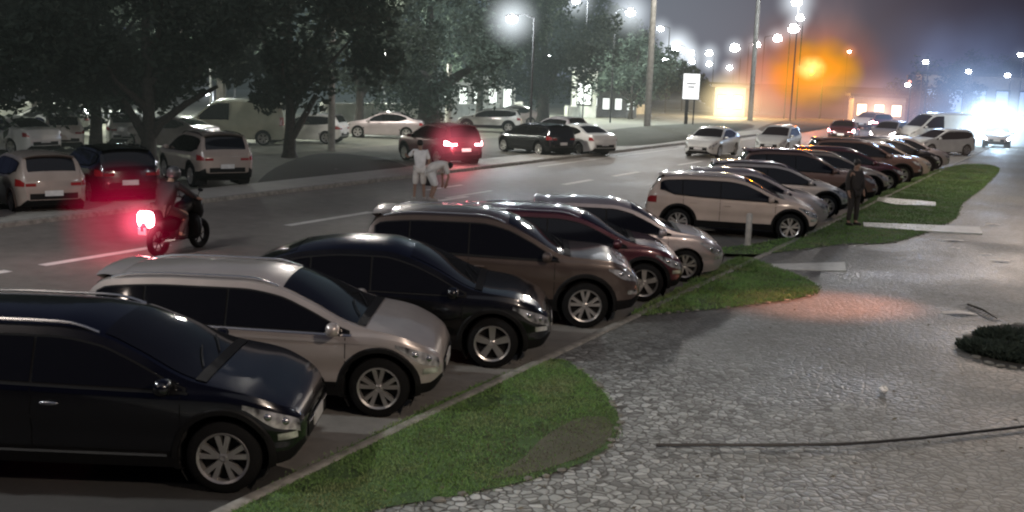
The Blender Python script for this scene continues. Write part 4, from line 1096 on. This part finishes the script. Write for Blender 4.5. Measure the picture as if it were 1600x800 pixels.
# ------------------------------------------------------------------ poles, lamps, signs
conc = simple('weathered_concrete', (.17, .165, .15), .85, 0, .25, 4)
steel = simple('galvanised_steel', (.25, .25, .25), .5, .6, .1)
dsteel = simple('dark_galvanised_steel', (.015, .015, .016), .7, 0, .1)
def pole(x, yb, Y, h, r, label, mat=None, name='utility_pole', lean=0):
    p = AT(x, yb, Y); root = empty(name, (p.x, p.y, 0), 0, label, 'pole')
    B = MB(); B.tube([(0, 0, -.1), (lean * .5, 0, h * .5), (lean, 0, h)], [r, r * .85, r * .65], 12); B.build('shaft', mat or conc, root)
    return root
rt_ = pole(518, 200, 49.3, 9.5, .17, 'thin concrete pole on the soil mound rising into the trees, with an added lamp')
B = MB(); B.tube([(0, 0, 9.3), (1.5, -.8, 9.6)], .05, 6); B.blob((1.7, -.9, 9.55), (.9, .4, .16), 12, 6, None, .8); B.build('added_lamp_arm', steel, rt_)  # arm and lamp head are added, hidden in the crowns
p_ = pole(1013, 160, 80, 13, .26, 'tall concrete pole left of the bright sign')
B = MB(); B.box((0, 0, 11.2), (1.8, .12, .12)); B.build('cross_arm', conc, p_, False)
pole(701, 160, 74, 4.2, .24, 'short white post left of the lit building windows', wh)
p_ = pole(1178, 100, 105, 15, .26, 'tall thin pole between the street lamps and the amber glow')
B = MB(); B.box((0, 0, 14), (1.8, .12, .12)); B.build('cross_arm', conc, p_, False)
lampE = emis('white_street_lamp_glow', (.92, .97, 1.0), 60)
GLm = 'street lamps along the avenue'
HALOS = []
def halo(c, r, col, s, name='self_glowing_haze_ball', power=2.2, ab=None, sc=(1, 1, 1), nz=0):
    HALOS.append((c, r, col, s, name, power, ab, sc, nz))
def street_lamp(x, y, Y, label, size=1.0, arm=1.6, W=None, hr=1.6, hs=.5, heads=1, col=(.86, .94, 1.)):
    """lamp head seen at that point of the survey; pole stands under it"""
    q = AT(x, y, Y); root = empty('street_lamp', (q.x + arm, q.y, 0), 0, label, 'street lamp', GLm)
    B = MB(); B.tube([(0, 0, 0), (0, 0, q.z * .6), (0, 0, q.z + .1)], [.07, .055, .045], 8)
    B.tube([(0, 0, q.z + .1), (-arm * .5, 0, q.z + .3), (-arm, 0, q.z + .15)], [.05, .04, .03], 6); B.build('pole', dsteel, root)
    B = MB(); B.blob((-arm, 0, q.z + .16), (.5 * size, .36 * size, .14 * size), 12, 6, None, .8); B.build('lamp_head', steel, root)
    B = MB(); B.blob((-arm, -.03, q.z + .03), (.42 * size, .34 * size, .32 * size), 12, 6, None, .8); B.build('lamp_lens', lampE, root)
    if W:
        l = bpy.data.lights.new('street_and_fill_light', 'POINT'); l.energy = W; l.color = col; l.shadow_soft_size = .3
        lo = bpy.data.objects.new('street_and_fill_light', l); COL.objects.link(lo); lo.location = (q.x, q.y - .1, q.z - .35); 
    halo(Vector((q.x, q.y, q.z)), hr, col, hs)
    return root
street_lamp(800, 30, 60, 'brightest white street lamp above the dark trees', 1.5, 1.2, 1700, 1.9, 1.0)
street_lamp(985, 20, 90, 'second very bright street lamp right of the trees', 1.8, -1.2, 3000, 2.6, .55)
street_lamp(1032, 45, 120, 'street lamp just right of the tall concrete pole', 1.6, 1.0, None, 1.8, .5)
street_lamp(1057, 74, 130, 'bright street lamp directly above the lit sign', 2.6, 1.0, 5000, 3.2, .7)
for (x, y, Y, lb, a) in [(1040, 92, 190, 'small street lamp low beside the concrete pole', 1), (1079, 83, 200, 'upper of two stacked lamps right of the sign lamp', 1), (1081, 96, 230, 'lower of two stacked lamps right of the sign lamp', 1),
    (1108, 83, 210, 'upper of two small lamps left of the square lamp', 1), (1108, 100, 250, 'lower of two small lamps left of the square lamp', 1), (1140, 106, 260, 'small warm white lamp low in the middle of the lamps', 1)]:
    street_lamp(x, y, Y, lb, 3.0, a, None, 3.0, .35)
street_lamp(1148, 75, 170, 'square broad street lamp in the middle of the row', 3.4, 1, None, 2.4, .35)
street_lamp(1182, 70, 150, 'street lamp at the foot of the tall thin pole', 2.4, -1, None, 2.0, .4)
street_lamp(1215, 60, 130, 'street lamp just left of the high mast', 2.4, -1.5, None, 2.0, .5)
street_lamp(1240, 45, 115, 'wide lamp half way up the high mast', 2.6, -.3, None, 1.8, .5)
street_lamp(1250, 28, 108, 'lamp near the top of the high mast', 1.8, .3, None, 1.6, .5)
street_lamp(1245, 3, 100, 'topmost lamp at the upper frame edge right of centre', 2.2, .2, 4000, 2.4, .6)
street_lamp(900, 2, 95, 'street lamp cut by the upper frame edge above the trees', 1.6, 1, 3000, 2.2, .6)
street_lamp(1327, 81, 140, 'small pinkish lamp right of the amber glow', 1.0, -.2, None, 1.4, .5, col=(1, .5, .4))
street_lamp(991, 132, 150, 'low small lamp left of the sign', 1.2, .2, None, .8, .3)
for x, y, Y, lb in [(322, 146, 75, 'lamp glinting through the branches above the cream van'), (188, 141, 80, 'small lamp glinting through leaves between the left trunks'), (355, 12, 80, 'lamp glinting high in the foliage at upper left')]:
    street_lamp(x, y, Y, lb, 1.0, .5, 900 if x != 355 else None, .9, .3)
for x, y, Y, lb in [(1446, 97, 95, 'small lamp over the dark tree right of the street end'), (1513, 112, 96, 'left one of two small blue-white lamps'), (1574, 118, 96, 'small blue-white lamp near the right edge'), (1594, 86, 96, 'highest blue-white lamp at the right edge'), (1418, 133, 98, 'low lamp above the white van roof')]:
    street_lamp(x, y, Y, lb, 1.0, .3, None, 1.2, .10, col=(.6, .75, 1))

# illuminated totem sign
q = AT(1076, 200, 85); z1, z2 = AT(1076, 115, 85).z, AT(1076, 155, 85).z
root = empty('lit_sign', (q.x, q.y, 0), R(-6), 'bright white upright signboard on a dark post', 'sign')
B = MB(); B.box((0, 0, (z1 + z2) / 2), (1.34, .22, z1 - z2 + .08)); B.build('sign_box', M['plastic'], root, False)
B = MB(); B.box((0, -.125, (z1 + z2) / 2), (1.24, .03, z1 - z2 - .02)); B.build('sign_face', emis('sign_face_glow', (.9, .93, .95), .85), root, False)
B = MB()
for k, w in ((0, .72), (1, .5)): B.box((0, -.143, (z1 + z2) / 2 + .22 - k * .26), (w, .006, .12))
B.build('sign_mark', simple('grey_mark', (.3, .3, .32), .7), root, False)
B = MB(); B.box((-.25, 0, z2 / 2), (.26, .2, z2)); B.box((.3, 0, z2 / 2), (.1, .16, z2)); B.build('post', M['plastic'], root, False)

# amber and red signals
def signal(x, y, Y, col, s, label, hr, hs, W=0, big=.3):
    q = AT(x, y, Y); root = empty('traffic_light', (q.x + 1.2, q.y, 0), 0, label, 'traffic light')
    B = MB(); B.tube([(0, 0, 0), (0, 0, q.z + .7), (-1.2, 0, q.z + .8)], [.11, .09, .06], 8); B.build('pole', dsteel, root)
    B = MB(); B.box((-1.2, .1, q.z + .02), (.42, .25, 1.25)); B.build('signal_box', M['plastic'], root, False)
    for k in (-1, 0, 1):
        B = MB(); B.blob((-1.2, -.06, q.z + k * .37), (big, .12, big), 12, 6); B.build('signal_lens', emis('signal_glow', col, s) if k == 0 else M['glass'], root)
    return q
q = signal(1268, 112, 112, (1, .62, .08), 120, 'traffic light shining strongly amber', 0, 0, 0, .42)
halo(AT(1267, 106, 99), 1.3, (1, .82, .28), .9, power=1.2, nz=.5, sc=(1.2, 1, 1))
halo(AT(1272, 112, 106), 4.9, (1, .74, .0), .125, power=1.1, ab=((1, .75, .03), .8), nz=.7, sc=(1, 1, .8))
halo(AT(1290, 118, 108), 3.6, (1, .70, .0), .08, power=1.1, ab=((1, .75, .03), .6), nz=.8, sc=(1.1, 1, .7))
halo(AT(1262, 112, 118), 9.5, (1, .36, .14), .042, power=1.4, ab=((1, .5, .35), .25), nz=.7, sc=(1, 1, .8))
halo(AT(1205, 128, 117), 6.0, (1, .42, .24), .055, power=1.3, ab=((1, .6, .45), .3), nz=.8)
halo(AT(1330, 165, 96), 9.0, (1, .52, .36), .030, power=1.3, nz=.6, sc=(1.2, 1, .42))
halo(AT(1120, 180, 96), 7.0, (1, .80, .5), .030, power=1.3, nz=.6, sc=(1.3, 1, .45))
halo(AT(1290, 60, 118), 7, (1, .55, .45), .012, power=1.3, nz=.8, sc=(.6, 1, 1.3))
l = bpy.data.lights.new('amber_light', 'POINT'); l.energy = 3000; l.color = (1, .50, .15); l.shadow_soft_size = .5; lo = bpy.data.objects.new('amber_light', l); COL.objects.link(lo); lo.location = q + Vector((0, -1, 0))
q = signal(1421, 128, 104, (1, .3, .2), 3, 'small traffic light at the end of the parked row', 0, 0)
q = AT(1138, 160, 112); halo(q, 3.6, (1, .80, .42), .42, power=1.4); halo(q + Vector((2.5, 0, .3)), 5.5, (1, .62, .36), .10, power=1.5)
l = bpy.data.lights.new('kiosk_light', 'POINT'); l.energy = 2500; l.color = (1, .75, .4); l.shadow_soft_size = .5; lo = bpy.data.objects.new('kiosk_light', l); COL.objects.link(lo); lo.location = q + Vector((0, -1, .5))
q = AT(1372, 180, 106); halo(q, 2.2, (1, .72, .5), .7); halo(q, 5.5, (1, .45, .3), .12)
q = AT(1552, 200, 73); halo(q, 3.4, (.66, .87, 1), 1.5, power=1.7, nz=.4, sc=(1, 1, .85)); halo(q + Vector((0, 3, .8)), 4.8, (.45, .66, 1), .12, power=1.5, nz=.5); halo(q + Vector((-1, 4, 1)), 8.5, (.30, .46, .85), .06, power=1.3, nz=.6)
halo(Vector((-12, 46, 6)), 26, (.62, .72, .66), .0016, power=1.0)  # big glowing ball that lifts the dark left trees, no lamp in it
halo(Vector((-3, 78, 8)), 23, (.50, .68, .68), .0052, power=1.0, nz=.5)  # glowing ball lifting the tones of the middle trees, no lamp in it
halo(RP(58, -12, 3), 22, (1, .78, .66), .0014, power=1.0)  # faint glowing ball over the street, no lamp in it
l = bpy.data.lights.new('headlamp_light', 'POINT'); l.energy = 450; l.color = (.5, .72, 1); l.shadow_soft_size = .4; lo = bpy.data.objects.new('headlamp_light', l); COL.objects.link(lo); lo.location = q + Vector((0, -1, 0))
l = bpy.data.lights.new('headlamp_backwash', 'POINT'); l.energy = 1800; l.color = (.4, .6, 1); l.shadow_soft_size = 1; lo = bpy.data.objects.new('headlamp_backwash', l); COL.objects.link(lo); lo.location = q + Vector((0, 12, 4))
# red glows of tail lamps
tl = Matrix.Rotation(MH, 3, 'Z') @ Vector((-.55, 0, .74)) + mc
halo(tl, .5, (1, .10, .18), 3.0, power=1.5); halo(tl + Vector((-.35, .1, -.05)), 1.25, (.9, .0, .08), .32, power=1.1)
l = bpy.data.lights.new('tail_light', 'POINT'); l.energy = 14; l.color = (1, .06, .12); l.shadow_soft_size = .08; lo = bpy.data.objects.new('tail_light', l); COL.objects.link(lo); lo.location = tl
q = AT(722, 214, 45.5); halo(AT(703, 222, 42.8), 1.1, (1, .16, .24), .9); halo(AT(742, 224, 42.2), .7, (1, .2, .26), .9); halo(AT(712, 235, 42), 2.0, (1, .14, .2), .08)
l = bpy.data.lights.new('brake_light', 'POINT'); l.energy = 45; l.color = (1, .16, .2); l.shadow_soft_size = .1; lo = bpy.data.objects.new('brake_light', l); COL.objects.link(lo); lo.location = AT(722, 228, 42.2)

# lamp glow and mist built as self-glowing balls of air, not lit by lamps
def halo_mat(col, s, power, ab=None, nz=0):
    m = bpy.data.materials.new('self_glowing_haze'); m.use_nodes = True; nt = m.node_tree; nt.nodes.clear(); L = nt.links.new
    out = nt.nodes.new('ShaderNodeOutputMaterial'); tc = nt.nodes.new('ShaderNodeTexCoord')
    ln = nt.nodes.new('ShaderNodeVectorMath'); ln.operation = 'LENGTH'; L(tc.outputs['Object'], ln.inputs[0])
    su = nt.nodes.new('ShaderNodeMath'); su.operation = 'SUBTRACT'; su.use_clamp = True; su.inputs[0].default_value = 1; L(ln.outputs['Value'], su.inputs[1])
    pw = nt.nodes.new('ShaderNodeMath'); pw.operation = 'POWER'; pw.inputs[1].default_value = power; L(su.outputs[0], pw.inputs[0])
    ml = nt.nodes.new('ShaderNodeMath'); ml.operation = 'MULTIPLY'; ml.inputs[1].default_value = s; 
    if nz:
        tn = nt.nodes.new('ShaderNodeTexNoise'); tn.inputs['Scale'].default_value = 1.6; tn.inputs['Detail'].default_value = 2; L(tc.outputs['Object'], tn.inputs['Vector'])
        mn = nt.nodes.new('ShaderNodeMapRange'); mn.inputs[1].default_value = .38; mn.inputs[2].default_value = .62; mn.inputs[3].default_value = 1 - nz; mn.inputs[4].default_value = 1 + nz; L(tn.outputs['Fac'], mn.inputs[0])
        pm = nt.nodes.new('ShaderNodeMath'); pm.operation = 'MULTIPLY'; L(pw.outputs[0], pm.inputs[0]); L(mn.outputs[0], pm.inputs[1]); pw = pm
    L(pw.outputs[0], ml.inputs[0])
    em = nt.nodes.new('ShaderNodeEmission'); em.inputs[0].default_value = (*col, 1); L(ml.outputs[0], em.inputs[1]); L(em.outputs[0], out.inputs['Volume'])
    if ab:
        va = nt.nodes.new('ShaderNodeVolumeAbsorption'); va.inputs[0].default_value = (*ab[0], 1); m2 = nt.nodes.new('ShaderNodeMath'); m2.operation = 'MULTIPLY'; m2.inputs[1].default_value = ab[1]; L(pw.outputs[0], m2.inputs[0]); L(m2.outputs[0], va.inputs['Density'])
        ad = nt.nodes.new('ShaderNodeAddShader'); L(em.outputs[0], ad.inputs[0]); L(va.outputs[0], ad.inputs[1]); L(ad.outputs[0], out.inputs['Volume'])
    return m
B = MB(); B.blob((0, 0, 0), (2, 2, 2), 20, 12); hm = B.mesh('haze', [])
for i, (c, r, col, s, name, power, ab, sc_, nz) in enumerate(HALOS):
    o = bpy.data.objects.new('self_glowing_haze_ball', hm.copy()); o.data.materials.append(halo_mat(col, s, power, ab, nz)); COL.objects.link(o)
    o.location = c; o.scale = (r * sc_[0], r * sc_[1], r * sc_[2]); tag(o, 'soft self-glowing ball imitating lamp glow and mist in the night air', 'haze', 'haze with its glow built in', 'stuff')

# ------------------------------------------------------------------ added lights on the camera side, hung on made-up posts out of frame
def added_lamp(loc, W, col, label, size=.35):
    root = empty('added_lamp_post', (loc[0], loc[1], .08), 0, label, 'street lamp')
    h = loc[2]; B = MB(); B.tube([(0, 0, 0), (0, 0, h * .6), (0, 0, h)], [.09, .07, .05], 10); B.build('pole', steel, root)
    B = MB(); B.blob((0, 0, h + .15), (.5, .5, .3), 14, 7); B.build('added_lamp_globe', emis('added_warm_globe', col, 12), root)
    l = bpy.data.lights.new('added_fill_light', 'POINT'); l.energy = W; l.color = col; l.shadow_soft_size = size
    lo = bpy.data.objects.new('added_fill_light', l); COL.objects.link(lo); lo.location = (loc[0], loc[1], h - .3)
added_lamp((6.5, 3.0, 8.0), 3100, (1, .82, .68), 'added lamp post out of view beside the camera, warms the car flanks')
added_lamp((15.5, 20.0, 8.0), 850, (.86, .93, 1), 'added lamp post out of view further along the pavement')
added_lamp((-9.5, 2.0, 8.5), 350, (1, .86, .76), 'added lamp post out of view left of the camera')
# lamps over the street, above the frame
def over_lamp(s, p, z, W, col=(.93, .97, 1)):
    q = RP(s, p, z); root = empty('street_lamp', (q.x, q.y, 0), 0, 'tall street lamp arching over the street at %d metres along it' % s, 'street lamp', GLm)
    n = RP(0, 1).normalized(); B = MB(); B.tube([(0, 0, 0), (0, 0, z * .7), (0, 0, z), n * 1 + Vector((0, 0, z + .6)), n * 2.6 + Vector((0, 0, z + .7))], [.14, .11, .09, .06, .05], 10); B.build('pole', steel, root)
    B = MB(); B.blob(n * 2.7 + Vector((0, 0, z + .62)), (.9, .4, .16), 12, 6, None, .8); B.build('lamp_head', lampE, root)
    l = bpy.data.lights.new('street_and_fill_light', 'POINT'); l.energy = W; l.color = col; l.shadow_soft_size = .35
    lo = bpy.data.objects.new('street_and_fill_light', l); COL.objects.link(lo); lo.location = q + n * 2.7 + Vector((0, 0, .3))
over_lamp(8, -23, 9.5, 500)
over_lamp(4, -17.5, 9.5, 3000)
def bare_light(v, W, col, r=.35):
    l = bpy.data.lights.new('street_and_fill_light', 'POINT'); l.energy = W; l.color = col; l.shadow_soft_size = r
    lo = bpy.data.objects.new('street_and_fill_light', l); COL.objects.link(lo); lo.location = v
q = AT(518, 200, 49.3); bare_light((q.x + 1.9, q.y - 3.4, 8.8), 6800, (1, .93, .86))  # light for the lamp added to the thin pole
q = AT(1013, 160, 80); bare_light((q.x + 1, q.y - 4, 10.5), 2600, (1, .94, .86))  # added fill light near the tall pole, which carries no lamp
bare_light(RP(70, -10, 10), 2600, (1, .93, .86))  # added fill light in open air above the street, no fixture
bare_light(RP(44, -2, 8), 2000, (1, .80, .66))  # added warm fill brightening the far parked row, no fixture
# car park masts, below the crowns
for (sx, sy, W) in ((60, 60, 5000), (330, 60, 6000), (600, 75, 5000), (-100, 50, 2500), (850, 95, 4500)):
    q = AT(sx, 205, sy); root = empty('car_park_lamp', (q.x, q.y, 0), 0, 'slim car park lamp post ' + {60: 'at the far left', 330: 'behind the cream van', 600: 'by the pale wall', -100: 'outside the left edge', 850: 'at the right end of the car park'}[sx], 'street lamp')
    B = MB(); B.tube([(0, 0, 0), (0, 0, 5.2)], .06, 7); B.build('pole', steel, root)
    B = MB(); B.blob((0, 0, 5.3), (.6, .4, .14), 10, 6); B.build('lamp_head', lampE, root)
    bare_light((q.x, q.y - .2, 5.0), W, (.96, 1, .88))

p = G(1305, 474, .1); root = empty('added_spotlight', (11.6, 19.6, .08), 0, 'added warm spotlight on an unseen mast, tints a patch of the paving', 'spotlight')
B = MB(); B.tube([(0, 0, 0), (0, 0, 7)], .05, 8); B.build('pole', steel, root)
B = MB(); B.blob((-.1, .05, 7.05), (.3, .3, .25), 12, 7); B.build('lamp_head', steel, root)
l = bpy.data.lights.new('warm_spot', 'SPOT'); l.energy = 9000; l.color = (1, .36, .22); l.spot_size = R(19); l.spot_blend = 1; l.shadow_soft_size = .3  # added spot that makes the warm patch on the paving
lo = bpy.data.objects.new('warm_spot', l); COL.objects.link(lo); lo.location = (11.3, 19.5, 6.95)
lo.rotation_euler = (p - Vector((11.3, 19.5, 6.95))).to_track_quat('-Z', 'Y').to_euler()

# night sky with the city's light dome
w = bpy.data.worlds.new('World'); scn.world = w; w.use_nodes = True; nt = w.node_tree; L = nt.links.new
bg = nt.nodes['Background']; tc = nt.nodes.new('ShaderNodeTexCoord')
nv = nt.nodes.new('ShaderNodeVectorMath'); nv.operation = 'NORMALIZE'; L(tc.outputs['Generated'], nv.inputs[0])
def dome(dirv, k, col, prev):
    d = nt.nodes.new('ShaderNodeVectorMath'); d.operation = 'DISTANCE'; L(nv.outputs[0], d.inputs[0]); d.inputs[1].default_value = Vector(dirv).normalized()
    mr = nt.nodes.new('ShaderNodeMapRange'); mr.interpolation_type = 'SMOOTHSTEP'; mr.inputs[1].default_value = 0; mr.inputs[2].default_value = k; mr.inputs[3].default_value = 1; mr.inputs[4].default_value = 0; L(d.outputs['Value'], mr.inputs[0])
    mx = nt.nodes.new('ShaderNodeMixRGB'); mx.blend_type = 'ADD'; L(mr.outputs[0], mx.inputs[0]); mx.inputs[2].default_value = (*col, 1)
    if prev is None: mx.inputs[1].default_value = (.011, .014, .036, 1)
    else: L(prev, mx.inputs[1])
    return mx.outputs[0]
c = dome(ray(1080, 95), .25, (.105, .105, .118), None)
c = dome(ray(1330, 150), .16, (.035, .02, .018), c)
c = dome(ray(800, 60), .3, (.01, .02, .025), c)
sk = nt.nodes.new('ShaderNodeTexSky'); sk.sky_type = 'NISHITA'; sk.sun_disc = False; sk.sun_elevation = R(-5); sk.sun_rotation = R(40)
mx = nt.nodes.new('ShaderNodeMixRGB'); mx.blend_type = 'ADD'; mx.inputs[0].default_value = .05; L(c, mx.inputs[1]); L(sk.outputs[0], mx.inputs[2])
L(mx.outputs[0], bg.inputs[0]); bg.inputs[1].default_value = 1.0
sun = bpy.data.lights.new('city_glow', 'SUN'); sun.energy = .12; sun.angle = R(60); sun.color = (.9, .92, 1); so = bpy.data.objects.new('city_glow', sun); COL.objects.link(so); so.rotation_euler = (R(25), R(10), 0)

scn.view_settings.view_transform = 'Standard'; scn.view_settings.look = 'None'; scn.view_settings.exposure = 0; scn.view_settings.gamma = 1
cy = scn.cycles; cy.use_denoising = True; cy.max_bounces = 6; cy.volume_bounces = 0; cy.volume_step_rate = 1; cy.volume_max_steps = 64; cy.filter_width = 2.2
cy.sample_clamp_indirect = 4; cy.sample_clamp_direct = 0
